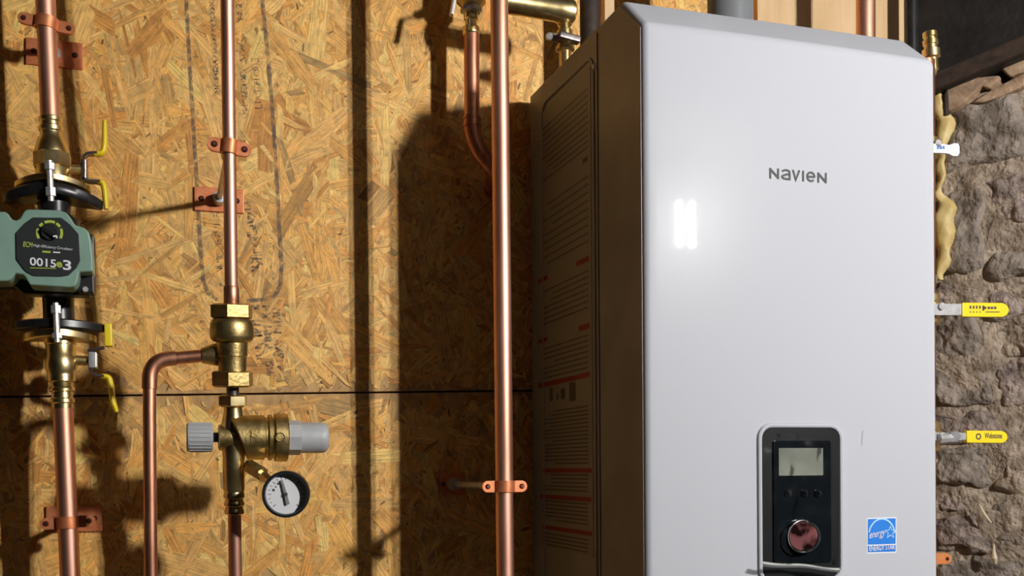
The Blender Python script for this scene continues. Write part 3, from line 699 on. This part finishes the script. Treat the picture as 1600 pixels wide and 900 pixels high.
g = G(); lever_bar(g, [VL(131, 284), VL(131, 246), VL(137, 241), VL(152, 240)], .016, .003); lever_bar(g, [VL(128, 280), VL(140, 284), VL(157, 285)], .016, .003); hd = obj('lever', g, M['dark_steel'], iv)
g = G(); coated(g, [VL(147, 241), VL(161, 240), VL(163.5, 228), VL(163.5, 189)], .0041); obj('grip', g, M['yellow'], hd); g = G(); coated(g, [VL(153, 285), VL(161, 286), VL(164, 300), VL(166, 327)], .0041); obj('grip', g, M['yellow'], hd)

iv2 = thing('isolation_valve', 'brass flanged isolation valve below the green pump', 'valve', PL(520))
flange('flange', 517, 530, PL, 58, 46, kL, M['brass'], iv2, droop=6)
lath(PL, [(528, 24), (532, 25), (538, 25), (539, 23.5), (556, 23.5), (558, 25), (575, 25.5), (582, 23), (585, 22), (586, 22), (596, 22), (598, 19), (604, 18), (607, 20.5), (611, 20.5), (613, 17.5), (622, 17.5), (624, 20), (629, 20), (631, 17.5), (638, 17.2)], kL, M['brass'], 'body', iv2)
for s2 in (-1, 1):
    bx_ = Vector((0, s2*48*kL, 0)); g = G(); g.tube([PL(480)+bx_, PL(540)+bx_], 5*kL, 10); bo = obj('bolt', g, M['steel'], iv2)
    for va, vb in ((484, 496), (526, 534)): g = G(); g.tube([PL(va)+bx_, PL(vb)+bx_], 8.5*kL, 6); obj('nut', g, M['steel'], bo)
g = G(); g.tube([PL(562), VL(141, 564)], [9*kL, 8*kL], 12); obj('stem_housing', g, M['brass_cast'], iv2)
g = G(); g.box(VL(139, 576)+Vector((0, -.012, 0)), VL(152, 551)+Vector((0, .012, 0))); obj('stem_nut', g, M['steel'], iv2, bevel=.002)
g = G(); lever_bar(g, [VL(141, 545), VL(141, 580), VL(150, 586), VL(163, 588)], .016, .003); lever_bar(g, [VL(137, 548), VL(150, 546), VL(163, 543)], .016, .003); hd = obj('lever', g, M['dark_steel'], iv2)
g = G(); coated(g, [VL(158, 588), VL(170, 589), VL(174, 606), VL(176, 628), VL(182, 644)], .0042); obj('grip', g, M['yellow'], hd); g = G(); g.bar(VL(170, 542), VL(169, 506), (0, 1, 0), .017, .010); obj('grip', g, M['yellow'], hd, bevel=.002)

pu = thing('circulator_pump', 'sage green circulator pump with black dial label', 'pump', PL(500))
YPF = 1.440
def PP(u, v, d=0.0): return V(u, v, YPF-d)
outl = [(-42, 332), (7, 330), (13, 334), (18, 342), (24, 344.5), (31, 341), (37, 330), (43, 326.5), (93, 328), (104, 332), (111, 341), (117, 351), (132, 356), (139, 362), (142, 378), (145, 404), (145, 424), (124, 425), (121, 440), (117, 447), (109, 449), (46, 445), (41, 436), (36, 429), (24, 427), (18, 436), (12, 439), (-42, 440)]
g = G(); g.prism([PP(*p) for p in outl], (0, .045, 0)); body = obj('motor_housing', g, M['green'], pu, bevel=.0035, bseg=3, angle=50)
# black base of the motor housing behind the green cap
g = G(); bl = [(-38, 350), (20, 352), (40, 338), (104, 338), (122, 360), (147, 366), (149, 456), (140, 461), (36, 459), (24, 448), (-38, 446)]
g.prism([V(u, v, 1.483) for u, v in bl], (0, .03, 0)); obj('rear_housing', g, M['black_plastic'], pu, bevel=.003)
g = G(); g.prism([V(u, v, 1.472) for u, v in ((123, 428), (146, 428), (147, 458), (121, 457))], (0, .03, 0)); cb = obj('corner_foot', g, M['black_plastic'], pu, bevel=.002)
g = G(); g.lathe(V(133, 452, 1.468), V(133, 452, 1.474), [(0, .003), (.5, .0042), (1, .0042)], 10); obj('screw', g, M['steel'], cb)
g = G(); g.tube([PL(318), PL(335), PL(345), PL(440), PL(452), PL(505)], [27*kL, 25*kL, 40*kL, 40*kL, 25*kL, 25*kL], 28); obj('volute', g, M['black_iron'], pu)
flange('upper_flange', 294, 311, PL, 78, 44, kL, M['black_iron'], pu, droop=14)
flange('lower_flange', 502, 516, PL, 72, 42, kL, M['black_iron'], pu, droop=2)
octo = [(51, 339.5), (95.5, 340), (110, 351), (123, 366), (125.5, 407), (119, 419), (107, 430), (95, 432), (53, 431), (40, 424), (25.5, 405), (24.5, 364), (38, 349)]
g = G(); g.prism([PP(u, v, .0022) for u, v in octo], (0, .003, 0)); plb = obj('label_plate', g, M['label_black'], pu, bevel=.0006); plb['label'] = 'black octagonal label with dial and lettering'
kp = mpp(75, 385, YPF); sl = Vector((1, 0, -.055))
def pstroke(g, pts, wd, d):
    n = len(pts); L_, R_ = [], []
    P_ = [PP(u, v, d) for u, v in pts]
    for i in range(n):
        t = (P_[min(i+1, n-1)]-P_[max(i-1, 0)]).normalized(); nn = Vector((-t.z, 0, t.x))*wd*kp/2
        L_.append(P_[i]+nn); R_.append(P_[i]-nn)
    g.add(L_+R_, [(i, i+1, n+i+1, n+i) for i in range(n-1)])
g = G()
for a0, a1 in ((-28, 22), (32, 58), (64, 116), (124, 148), (158, 208)):
    pstroke(g, [(77.5+19*math.cos(R(a)), 364-18*math.sin(R(a))) for a in range(a0, a1+1, 5)], 4.4, .0026)
obj('dial_scale', g, M['lime'], plb, smooth=False)['kind'] = 'stuff'
g = G(); g.lathe(PP(77.5, 363, .0075), PP(77.5, 363, .002), [(0, 12*kp), (.3, 13.5*kp), (1, 14*kp)], 28); dk = obj('dial_knob', g, M['black_plastic'], pu)
g = G(); g.bar(PP(66, 357, .0085), PP(87, 370, .0085), (0, 1, 0), .004, 7*kp); obj('pointer', g, M['charcoal'], dk, bevel=.001)
g = G(); pstroke(g, [(83, 369.5), (88, 368.5), (89, 372)], 3, .0108); obj('pointer_tip', g, M['white_print'], dk, smooth=False)
obj('model_number', text_geo('0015', PP(46.5, 414.5, .003), sl, (0, 0, 1), 14*kp, .0002, 41*kp, bold=.018), M['white_print'], plb, smooth=False)
obj('model_letter', text_geo('e', PP(88, 417.5, .003), sl, (0, 0, 1), 9.5*kp, .0002, 9.5*kp, bold=.03), M['lime'], plb, smooth=False)
obj('model_number', text_geo('3', PP(98.5, 421.5, .003), sl, (0, 0, 1), 17*kp, .0002, 13*kp, bold=.02), M['white_print'], plb, smooth=False)
obj('slogan', text_geo('ECM', PP(36, 385.5, .003), sl, (0, 0, 1), 9*kp, .0002, 15*kp, bold=.02, shear=.2), M['lime'], plb, smooth=False)
obj('slogan', text_geo('High-Efficiency Circulator', PP(52, 386.5, .003), sl, (0, 0, 1), 6*kp, .0002, 62*kp), M['white_print'], plb, smooth=False)
g = G(); pstroke(g, [(66, 393), (79, 394)], 3.0, .003); pstroke(g, [(47, 418.5), (88, 419.5)], 1.2, .003); obj('lime_rule', g, M['lime'], plb, smooth=False)
g = G(); pstroke(g, [(83, 394), (94, 394.6)], 2.2, .003); obj('small_print', g, M['white_print'], plb, smooth=False)

# ---------------- backflow preventer
bf = thing('backflow_preventer', 'brass backflow preventer with two hex union nuts on the thin pipe', 'valve', PM(606))
lath(PM, [(447, 10.8), (449, 12), (476, 12.2), (478, 11)], kM, M['copper_old'], 'pipe_collar', bf)
lath(PM, [(475, 28), (477.5, 34), (496, 34), (499, 29)], kM, M['brass_cast'], 'union_nut', bf, 6, .25)
lath(PM, [(498, 28), (500, 31), (506, 33.5), (514, 34.5), (524, 34.5), (530, 33), (534, 29), (535, 24.5), (556, 24), (557.5, 22.5), (580, 22)], kM, M['brass_cast'], 'body', bf)
lath(PM, [(580, 30), (582, 33.5), (602, 33.5), (605, 29)], kM, M['brass_cast'], 'union_nut', bf, 6, .25)
g = G(); pa, pb = V(352, 553, YM), V(315, 556, YM); g.lathe(pa, pb, [(0, 19*kM), (.45, 18*kM), (.9, 13*kM), (1, 12.5*kM)], 20); obj('side_port', g, M['brass_cast'], bf)
# relief pipe
dq = [V(322, 555.5, YM), V(234, 563, YM), V(233.5, 640, YM), V(238, 1150, YM)]
pipe('copper_pipe', [dq[0]]+bend(dq[0], dq[1], dq[2], .024)+[dq[2], dq[3]], 10.6*mpp(235, 600, YM), M['copper_old'], 'copper discharge pipe with an elbow leaving the backflow preventer')
k2 = mpp(235, 600, YM)
g = G(); bb = bend(dq[0], dq[1], dq[2], .024); 
g.tube([bb[0]+(dq[0]-dq[1]).normalized()*.008]+bb+[bb[-1]+(dq[2]-dq[1]).normalized()*.012], 12.3*k2, 20); tag(obj('pipe_elbow', g, M['copper_old'], angle=50), 'copper elbow fitting on the discharge pipe', 'elbow')

# ---------------- pressure regulator
rg = thing('pressure_regulator', 'brass pressure reducing valve with grey caps below the backflow preventer', 'regulator', PM(800))
lath(PM, [(604, 10), (618, 10)], kM, M['dark_steel'], 'nipple', rg, 16)
lath(PM, [(617, 20), (619, 23.5), (633, 23.5), (636, 19)], kM, M['brass'], 'hex_nut', rg, 6, .2)
lath(PM, [(634, 14.5), (640, 14.5), (650, 16), (664, 19), (700, 19), (712, 17.5), (765, 17), (768, 15.5), (772, 16.8), (777, 16.8), (779, 14.5), (783, 14.5), (785, 16.2), (789, 16.2), (791, 14), (795, 14), (797, 15.6), (802, 15.6), (804, 12.5)], kM, M['brass'], 'body', rg)
def HM(u, v=683.5): return V(u, v+(u-365)*.004, YM)
def hl(st_, m_, name, parent, seg=32):
    g = G(); g.tube([HM(u) for u, r in st_], [r*kM for u, r in st_], seg); return obj(name, g, m_, parent, angle=40)
hl([(341, 18), (343, 21), (358, 21.5), (372, 21.5)], M['brass_cast'], 'boss', rg)
g = G(); st_ = [(372, 34), (374, 36.5), (392, 36.5), (412, 36.5), (414, 33), (418, 33), (419, 37.5), (424, 37.5), (425, 34), (428, 34), (429, 39.5), (447, 39.5), (449, 37)]
g.tube([HM(u) for u, r in st_], [r*kM for u, r in st_], 36)
zc_ = HM(390).z; xa_, xb_ = HM(372).x, HM(396).x
for p in g.v:                                  # the housing's near end is cut on a slant
    f_ = max(0.0, min(1.0, (xb_-p.x)/(xb_-xa_))); p.x -= (p.z-zc_)*.42*f_
obj('spring_housing', g, M['brass_cast'], rg, angle=40)
hl([(330, 8), (344, 8)], M['black_plastic'], 'stem', rg, 16)
kc = hl([(291.5, 21), (293.5, 23), (331, 23), (332.5, 20)], M['grey_plastic'], 'end_cap', rg, 40)
for i in range(22):
    a = 2*math.pi*i/22; off = Vector((0, math.cos(a), math.sin(a)))*23*kM; g = G(); g.tube([HM(296)+off, HM(329)+off], .0009, 6); obj('ridge', g, M['grey_plastic'], kc)
hl([(449, 27), (450, 28.5), (468, 28.5), (469.5, 25.5)], M['grey_plastic'], 'cap_skirt', rg, 8)
hl([(468, 25.5), (500, 25), (507, 24.5), (511, 21), (512, 18)], M['grey_plastic'], 'spring_cap', rg, 40)
for pts_ in ([(390, 681), (399, 684)], [(393, 674), (393, 690)]):
    g = G(); g.tube([V(u, v, YM-36.6*kM) for u, v in pts_], .0008, 6); obj('cast_mark', g, M['brass_cast'], rg)
g = G(); P = [V(438, 683, YM-39.6*kM)+Vector((math.cos(R(a))*7*kM, 0, math.sin(R(a))*7*kM)) for a in range(0, 361, 30)]; g.tube(P, .0008, 6, cap=False); obj('cast_mark', g, M['brass_cast'], rg)

# ---------------- pressure gauge
YG = 1.365; gc = V(447, 772, YG); kg = mpp(447, 772, YG)
gn = Vector((-.16, -1, -.02)).normalized(); gx = Vector((0, 0, 1)).cross(gn).normalized()*-1; gy = gn.cross(gx).normalized()
if gy.z < 0: gy = -gy
if gx.x < 0: gx = -gx
pg = thing('pressure_gauge', 'round black pressure gauge with white dial under the regulator', 'gauge', gc)
g = G(); g.tube([V(385, 726, YM-.008), V(402, 736, YM-.018), V(422, 752, YG+.01)], [9*kM, 9.5*kM, 7*kM], 8); obj('stem', g, M['brass'], pg)
g = G(); g.tube([V(390, 729, YM-.012), V(410, 741, YM-.028)], [12.5*kM, 12.5*kM], 6); obj('hex_nut', g, M['brass'], pg)
rG = 37*kg
g = G(); ring = [(-.022, .90), (-.020, 1.0), (.008, 1.0), (.012, .985), (.012, .875), (.001, .84)]; n = 44; vv = []
for d_, r_ in ring:
    for i in range(n): a = 2*math.pi*i/n; vv.append(gc+gn*d_+(gx*math.cos(a)+gy*math.sin(a))*rG*r_)
fs = [(l_*n+i, l_*n+(i+1) % n, (l_+1)*n+(i+1) % n, (l_+1)*n+i) for l_ in range(5) for i in range(n)]+[tuple(range(n-1, -1, -1))]
g.add(vv, fs); obj('case', g, M['black_plastic'], pg, angle=30)
def gdisc(d_, r_): g = G(); g.lathe(gc+gn*d_, gc+gn*(d_-.001), [(0, r_*rG), (1, r_*rG)], 40); return g
dial = obj('dial', gdisc(.0024, .845), M['white_print'], pg); dial['label'] = 'white gauge dial'
def gp(x, y, d_): return gc+gx*(x*rG)+gy*(y*rG)+gn*d_
g = G()
for a in range(-45, 226, 15):
    l_ = .62 if a % 45 == 0 else .68; c_, s_ = math.cos(R(a)), math.sin(R(a)); t_ = .012
    g.add([gp(c_*l_-s_*t_, s_*l_+c_*t_, .0028), gp(c_*l_+s_*t_, s_*l_-c_*t_, .0028), gp(c_*.76+s_*t_, s_*.76-c_*t_, .0028), gp(c_*.76-s_*t_, s_*.76+c_*t_, .0028)], [(0, 1, 2, 3)])
for (x, y, s_) in ((-.52, .18, .05), (-.32, .45, .045), (-.42, .32, .03)):
    g.add([gp(x-s_, y-s_, .0028), gp(x+s_, y-s_, .0028), gp(x+s_, y+s_, .0028), gp(x-s_, y+s_, .0028)], [(0, 1, 2, 3)])
obj('scale_marks', g, M['dark_print'], dial, smooth=False)['kind'] = 'stuff'
g = G(); g.prism([gp(-.20, .62, .006), gp(-.13, .62, .006), gp(.04, .05, .006), (gp(.16, -.42, .006)), gp(.02, -.46, .006), gp(-.07, .0, .006)], gn*-.001); obj('needle', g, M['grey_print'], pg)
g = G(); g.lathe(gp(0, 0, .008), gp(0, 0, .003), [(0, .05*rG), (.3, .08*rG), (1, .08*rG)], 14); obj('needle_hub', g, M['dark_print'], pg)

# ---------------- branch pipe and valve near the heater's top
YB = 1.585; kb = mpp(737, 100, YB)
PBp = lambda v: V(736+.004*v, v, YB)
e0, e1, e2 = V(737, 52, YB), V(737.5, 222, YB), V(772, 268, YB+.004)
e3 = Vector((V(790, 280, YB).x, YW+.002, V(790, 280, YB).z))
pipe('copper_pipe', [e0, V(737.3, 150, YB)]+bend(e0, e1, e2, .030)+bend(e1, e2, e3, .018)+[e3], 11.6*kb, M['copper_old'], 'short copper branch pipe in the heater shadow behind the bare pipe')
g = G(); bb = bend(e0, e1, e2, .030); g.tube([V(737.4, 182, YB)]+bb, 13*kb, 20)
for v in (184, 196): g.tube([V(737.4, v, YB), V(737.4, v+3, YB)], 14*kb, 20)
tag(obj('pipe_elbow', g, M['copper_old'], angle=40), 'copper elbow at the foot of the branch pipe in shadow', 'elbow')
bv = thing('ball_valve', 'small brass ball valve with steel lever above the branch pipe', 'valve', PBp(50))
lath(PBp, [(20, 9), (24, 11), (30, 11), (32, 8.5), (41, 8.5), (43, 12.5), (47, 12.5), (48, 10.5), (50, 13), (53, 13), (55, 11.5)], kb, M['brass'], 'adapter', bv, 20)
lath(PBp, [(11, 14), (13, 16.5), (19, 16.5), (21, 13)], kb, M['steel'], 'nut', bv, 6)
lath(PBp, [(-60, 18), (-52, 22), (4, 22), (10, 16), (12, 14)], kb, M['brass_cast'], 'body', bv, 24)
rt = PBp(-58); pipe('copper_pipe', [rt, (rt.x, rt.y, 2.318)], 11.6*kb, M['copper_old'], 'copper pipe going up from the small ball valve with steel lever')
g = G(); g.tube([V(736, -20, YB), V(736, -20, YB-.045)], .007, 10); obj('stem', g, M['steel'], bv)
g = G(); q0, q1, q2 = V(738, -20, YB-.045), V(712, -14, YB-.045), V(705, 24, YB-.045); g.bar(q0, q1, (0, 1, 0), .012, .003); g.bar(q1, q2, (0, 1, 0), .012, .005); obj('lever', g, M['steel'], bv, bevel=.001)

# ---------------- brass manifold and fitting entering the heater's top
YMn = 1.515; km = mpp(860, 30, YMn)
mf = thing('brass_manifold', 'horizontal brass manifold pipe above the heater top', 'pipe', V(850, 20, YMn))
g = G(); a_, b_ = V(795, 3, YMn), V(890, 19, YMn); g.lathe(a_-(b_-a_)*.16, b_, [(0, 16.5*km), (.8, 17*km), (.84, 18.5*km), (1, 18.5*km)], 24); obj('barrel', g, M['brass'], mf)
g = G(); g.lathe(b_-(b_-a_)*.03, b_+(b_-a_)*.09, [(0, 17*km), (.6, 17*km), (.9, 13*km), (1, 8*km)], 24); obj('end_cap', g, M['brass'], mf)
g = G(); e5 = a_-(b_-a_)*.16; g.lathe(e5, e5-(b_-a_)*.10, [(0, 18*km), (.6, 18*km), (1, 11*km)], 24); obj('end_cap', g, M['brass'], mf)
# the branch drops into the heater's top
fx = V(882, 60, YMn); top_in = Vector((fx.x, YMn, ZT-.004))
g = G(); ut = V(882, 8, YMn); g.lathe((ut.x, YMn, 2.318), ut, [(0, 8*km), (.8, 8*km), (.84, 11*km), (1, 11*km)], 16); obj('upper_tap', g, M['brass'], mf)
dv = thing('ball_valve', 'brass shut-off valve with flat steel lever dropping from the manifold', 'valve', top_in)
pv_ = lambda v: V(882+.02*(v-30), v, YMn)
lath(pv_, [(30, 9), (36, 10.5), (40, 10.5), (41, 8.5), (46, 8.5), (48, 11.5), (56, 11.5), (58, 9), (70, 9), (73, 14), (79, 14), (81, 9), (96, 9), (112, 9)], km, M['brass'], 'body', dv, 16)
g = G(); g.tube([pv_(60), V(858, 57, YMn-.02)], [.008, .006], 10); obj('stem', g, M['dark_steel'], dv)
g = G(); g.bar(V(872, 55, YMn-.03), V(905, 64, YMn-.03), (0, 1, 0), .016, .010); obj('lever', g, M['dark_steel'], dv, bevel=.002)
g = G(); g.lathe(V(858, 57, YMn-.026), V(858, 57, YMn-.014), [(0, .004), (.4, .006), (1, .006)], 10); obj('stem_nut', g, M['steel'], dv)

ipx = V(922, 20, 1.575)  # added pipe, put in as a dark band that casts shade on the sheathing
g = G(); g.tube([(ipx.x, 1.575, ZT-.004), (ipx.x, 1.575, 2.318)], .0165, 20); tag(obj('shade_pipe', g, M['dark_wood']), 'dark brown pipe added for shade behind the brass shut-off valve', 'pipe')
# ---------------- things on the heater's top
YV = 1.44; kv = mpp(1140, 10, YV)
vx = V(1141, 10, YV)
g = G(); g.lathe((vx.x, YV, ZT-.01), (vx.x, YV, 2.318), [(0, 38*kv), (.055, 38*kv), (.056, 31.5*kv), (1, 31.5*kv)], 36)
tag(obj('vent_pipe', g, M['pvc_grey']), 'grey plastic vent pipe rising from the heater top', 'vent pipe')
px_ = V(1352, 20, 1.50); kx = mpp(1352, 20, 1.50)
pipe('copper_pipe', [(px_.x, 1.50, ZT-.01), (px_.x+.002, 1.50, 2.318)], 12.5*kx, M['copper'], 'copper pipe rising from the right end of the heater top')
# black iron gas pipe beside the end of the sheathing
bx0 = V(1424, 30, 1.60)
g = G(); g.tube([(bx0.x, 1.60, .0), (bx0.x, 1.60, 2.318)], .0125, 20); tag(obj('gas_pipe', g, M['black_iron']), 'black iron pipe standing at the end of the wood sheathing', 'pipe')
# board edge lying over the sheathing, left of the vent
ex_ = V(949, 10, YW-.01)
g = G(); g.box((ex_.x-.010, YW-.022, ZT+.02), (ex_.x+.008, YW-.002, 2.31)); tag(obj('wood_batten', g, M['pine'], bevel=.001), 'narrow pale wood batten on the sheathing behind the heater', 'batten')
g = G(); p0, p1 = V(1176, 0, YW), V(1405, 0, YW); g.box((p0.x, YW-.016, ZT-.12), (p1.x-.001, YW-.002, 2.31)); tag(obj('pine_board', g, M['pine'], bevel=.0015), 'wide pale pine board fixed behind the heater top', 'board')

# ---------------- valves that stick out on the heater's right
YRt = 1.45
hpx = V(1447, 500, YRt); ex2 = mpp(1520, 500, YRt)
def PH(v): return V(1446+.003*v, v, YRt)
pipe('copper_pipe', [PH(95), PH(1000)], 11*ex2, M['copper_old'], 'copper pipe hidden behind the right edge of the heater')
tp = thing('brass_fitting', 'threaded brass fitting peeking over the heater top right corner', 'fitting', PH(95))
qf = lambda v: V(1453+.06*(v-50), v, YRt)
lath(qf, [(49, 7), (51, 9), (58, 9), (59, 7.5), (62, 7.5), (63, 9.5), (70, 9.5), (71, 8), (76, 8), (78, 11), (90, 11), (92, 8), (110, 8)], ex2, M['brass'], 'body', tp, 18)
g = G(); g.tube([qf(110), PH(95)+Vector((0, 0, -.02))], 8*ex2, 12); obj('tail', g, M['brass'], tp)

def rvalve(v, label, u_s, u0, u1, h, steel_h, text):
    t = thing('ball_valve', label, 'valve', PH(v))
    lath(PH, [(v-24, 14), (v-22, 16), (v-12, 16), (v-10, 14), (v-8, 18), (v+8, 18), (v+10, 14), (v+12, 16), (v+22, 16), (v+24, 14)], ex2, M['brass'], 'body', t, 20)
    yl = YRt-.034
    g = G(); g.tube([PH(v), Vector((PH(v).x, yl-.004, PH(v).z))], .006, 12); obj('stem', g, M['steel'], t)
    g = G(); p = V(1450, v, yl); q = V(u0+5, v, yl)
    g.prism([V(1440, v-steel_h/2, yl), V(u_s, v-steel_h/2, yl), V(u0+5, v-steel_h*.42, yl), V(u0+5, v+steel_h*.42, yl), V(u_s, v+steel_h/2, yl), V(1440, v+steel_h/2, yl)], (0, .003, 0)); lv = obj('lever', g, M['steel'], t, bevel=.0006)
    g = G(); P = [V(u0, v-h/2, yl-.0025), V(u1-h*.45, v-h/2+.5, yl-.0025)]
    for i in range(1, 8): a = math.pi/2-math.pi*i/8; P.append(V(u1-h*.45+math.cos(a)*h*.45, v+.7-math.sin(a)*h*.47, yl-.0025))
    P += [V(u1-h*.45, v+h/2+1, yl-.0025), V(u0, v+h/2+.4, yl-.0025)]
    g.prism(P, (0, .008, 0)); gr = obj('grip', g, M['yellow'], lv, bevel=.0018)
    text(v, yl-.0026, gr)
    return t
def txt1(v, y, gr):
    g = G(); rnd = random.Random(4); k_ = ex2
    def dash(u0, u1, vv, hh): g.add([V(u0, vv+hh/2, y-.0002), V(u1, vv+hh/2, y-.0002), V(u1, vv-hh/2, y-.0002), V(u0, vv-hh/2, y-.0002)], [(0, 1, 2, 3)])
    for u in (1515, 1520, 1525, 1530): dash(u, u+2.6, v-3.5, 5); dash(u+.5, u+2, v+4, 2.5)
    for u in (1537, 1543, 1548, 1553): dash(u, u+4, v-2.5, 4)
    dash(1535, 1538, v-2, 8); dash(1540, 1562, v+4, 1.4)
    obj('print_marks', g, M['dark_print'], gr, smooth=False)['kind'] = 'stuff'
def txt2(v, y, gr):
    g = G(); c = V(1529, v, y-.0002); P = [c+Vector((math.cos(R(a))*4.2*ex2, 0, math.sin(R(a))*4.2*ex2)) for a in range(0, 361, 30)]
    n = len(P); Q = [c+(p-c)*.55 for p in P]; g.add(P+Q, [(i, i+1, n+i+1, n+i) for i in range(n-1)])
    obj('emblem', g, M['dark_print'], gr, smooth=False)
    obj('print_word', text_geo('Webstone', V(1538.5, v+3, y-.0002), (1, 0, 0), (0, 0, 1), 7*ex2, .0001, 27*ex2, bold=.015), M['dark_print'], gr, smooth=False)
rvalve(483.5, 'upper yellow-handled ball valve with long bare steel lever right of the heater', 1503, 1504, 1577, 22, 18, txt1)
t_ = rvalve(682, 'lower yellow-handled ball valve with emblem right of the heater', 1500, 1511, 1575, 19, 12, txt2)
g = G(); g.tube([V(1466, 686, YRt-.036), V(1486, 684, YRt-.036)], [.009, .008], 8); g.tube([V(1492, 682, YRt-.045), V(1492, 682, YRt-.028)], .0095, 6); obj('lock_nut', g, M['steel'], t_)
wt = thing('ball_valve', 'small valve with white plastic paddle handle right of the heater', 'valve', PH(232))
lath(PH, [(216, 13), (218, 15), (226, 15), (228, 17), (238, 17), (240, 15), (246, 15), (248, 13)], ex2, M['brass'], 'body', wt, 18)
yl = YRt-.03
g = G(); g.tube([PH(232), Vector((PH(232).x, yl, PH(232).z))], .006, 12); obj('stem', g, M['steel'], wt)
g = G(); g.prism([V(u, v, yl) for u, v in ((1436, 224), (1470, 224), (1484, 226), (1492, 223), (1498, 224), (1500, 229), (1500, 239), (1497, 244), (1490, 244), (1482, 240), (1468, 239), (1436, 239))], (0, .006, 0)); hd = obj('handle', g, M['white_tag'], wt, bevel=.0015)
g = G()
for u, w_ in ((1464, 3), (1468, 4), (1473, 3)): g.add([V(u, 233, yl-.0003), V(u+w_, 233, yl-.0003), V(u+w_, 228, yl-.0003), V(u, 228, yl-.0003)], [(0, 1, 2, 3)])
obj('blue_print', g, M['blue_print'], hd, smooth=False)['kind'] = 'stuff'
# strap ear low on the hidden pipe
cc = V(1446, 873, YRt); t = thing('pipe_clamp', 'orange strap clamp ear showing low at the heater right edge', 'pipe clamp', cc)
g = G(); P = [V(1430, 864, YRt-.004), V(1478, 864, YRt-.004)]+[V(1478+math.cos(R(a))*9, 873-math.sin(R(a))*9, YRt-.004) for a in range(75, -90, -15)]+[V(1430, 882, YRt-.004)]
g.prism(P, (0, .004, 0)); obj('ear', g, M['orange_ear'], t, bevel=.0008)
g = G(); g.tube([cc+Vector((0, 0, -.008)), cc+Vector((0, 0, .008))], 13*ex2, 20); obj('band', g, M['orange_ear'], t)
g = G(); q = V(1480, 873, YRt-.004); g.lathe(q+Vector((0, -.003, 0)), q+Vector((0, .003, 0)), [(0, .0018), (.3, .003), (1, .003)], 10); obj('screw', g, M['screw'], t)

# ================================================================== THE WORK LAMP whose two tubes mirror in the cover
lp = thing('work_lamp', 'twin-tube work lamp on a stand lighting the heater', 'lamp', (LAMP.x, LAMP.y-.06, 0))
em = bpy.data.materials.new('lit tube'); em.use_nodes = True; nt = em.node_tree; nt.nodes.clear()
e_ = nt.nodes.new('ShaderNodeEmission'); o_ = nt.nodes.new('ShaderNodeOutputMaterial'); e_.inputs[0].default_value = (*LAMP_COL, 1); e_.inputs[1].default_value = LAMP_POWER; nt.links.new(e_.outputs[0], o_.inputs[0])
for s2 in (-1, 1):
    g = G(); q = LAMP+Vector((s2*.027, 0, 0)); g.tube([q-Vector((0, 0, .066)), q+Vector((0, 0, .066))], .0105, 10); obj('tube', g, em, lp)
g = G(); g.box((LAMP.x-.055, LAMP.y-.045, LAMP.z-.11), (LAMP.x+.055, LAMP.y-.03, LAMP.z+.11)); obj('housing', g, M['black_plastic'], lp, bevel=.003)
g = G(); g.box((LAMP.x-.05, LAMP.y-.03, LAMP.z-.108), (LAMP.x+.05, LAMP.y+.014, LAMP.z-.085)); g.box((LAMP.x-.05, LAMP.y-.03, LAMP.z+.085), (LAMP.x+.05, LAMP.y+.014, LAMP.z+.108)); obj('end_caps', g, M['black_plastic'], lp)
g = G(); g.tube([(LAMP.x, LAMP.y-.06, 0.012), (LAMP.x, LAMP.y-.06, LAMP.z+.05)], .012, 12); g.bar((LAMP.x, LAMP.y-.06, LAMP.z), (LAMP.x, LAMP.y-.04, LAMP.z), (0, 0, 1), .03, .03); obj('pole', g, M['black_iron'], lp)
g = G(); g.lathe((LAMP.x, LAMP.y-.06, 0), (LAMP.x, LAMP.y-.06, .02), [(0, .16), (.6, .16), (1, .14)], 32); obj('base', g, M['black_iron'], lp)
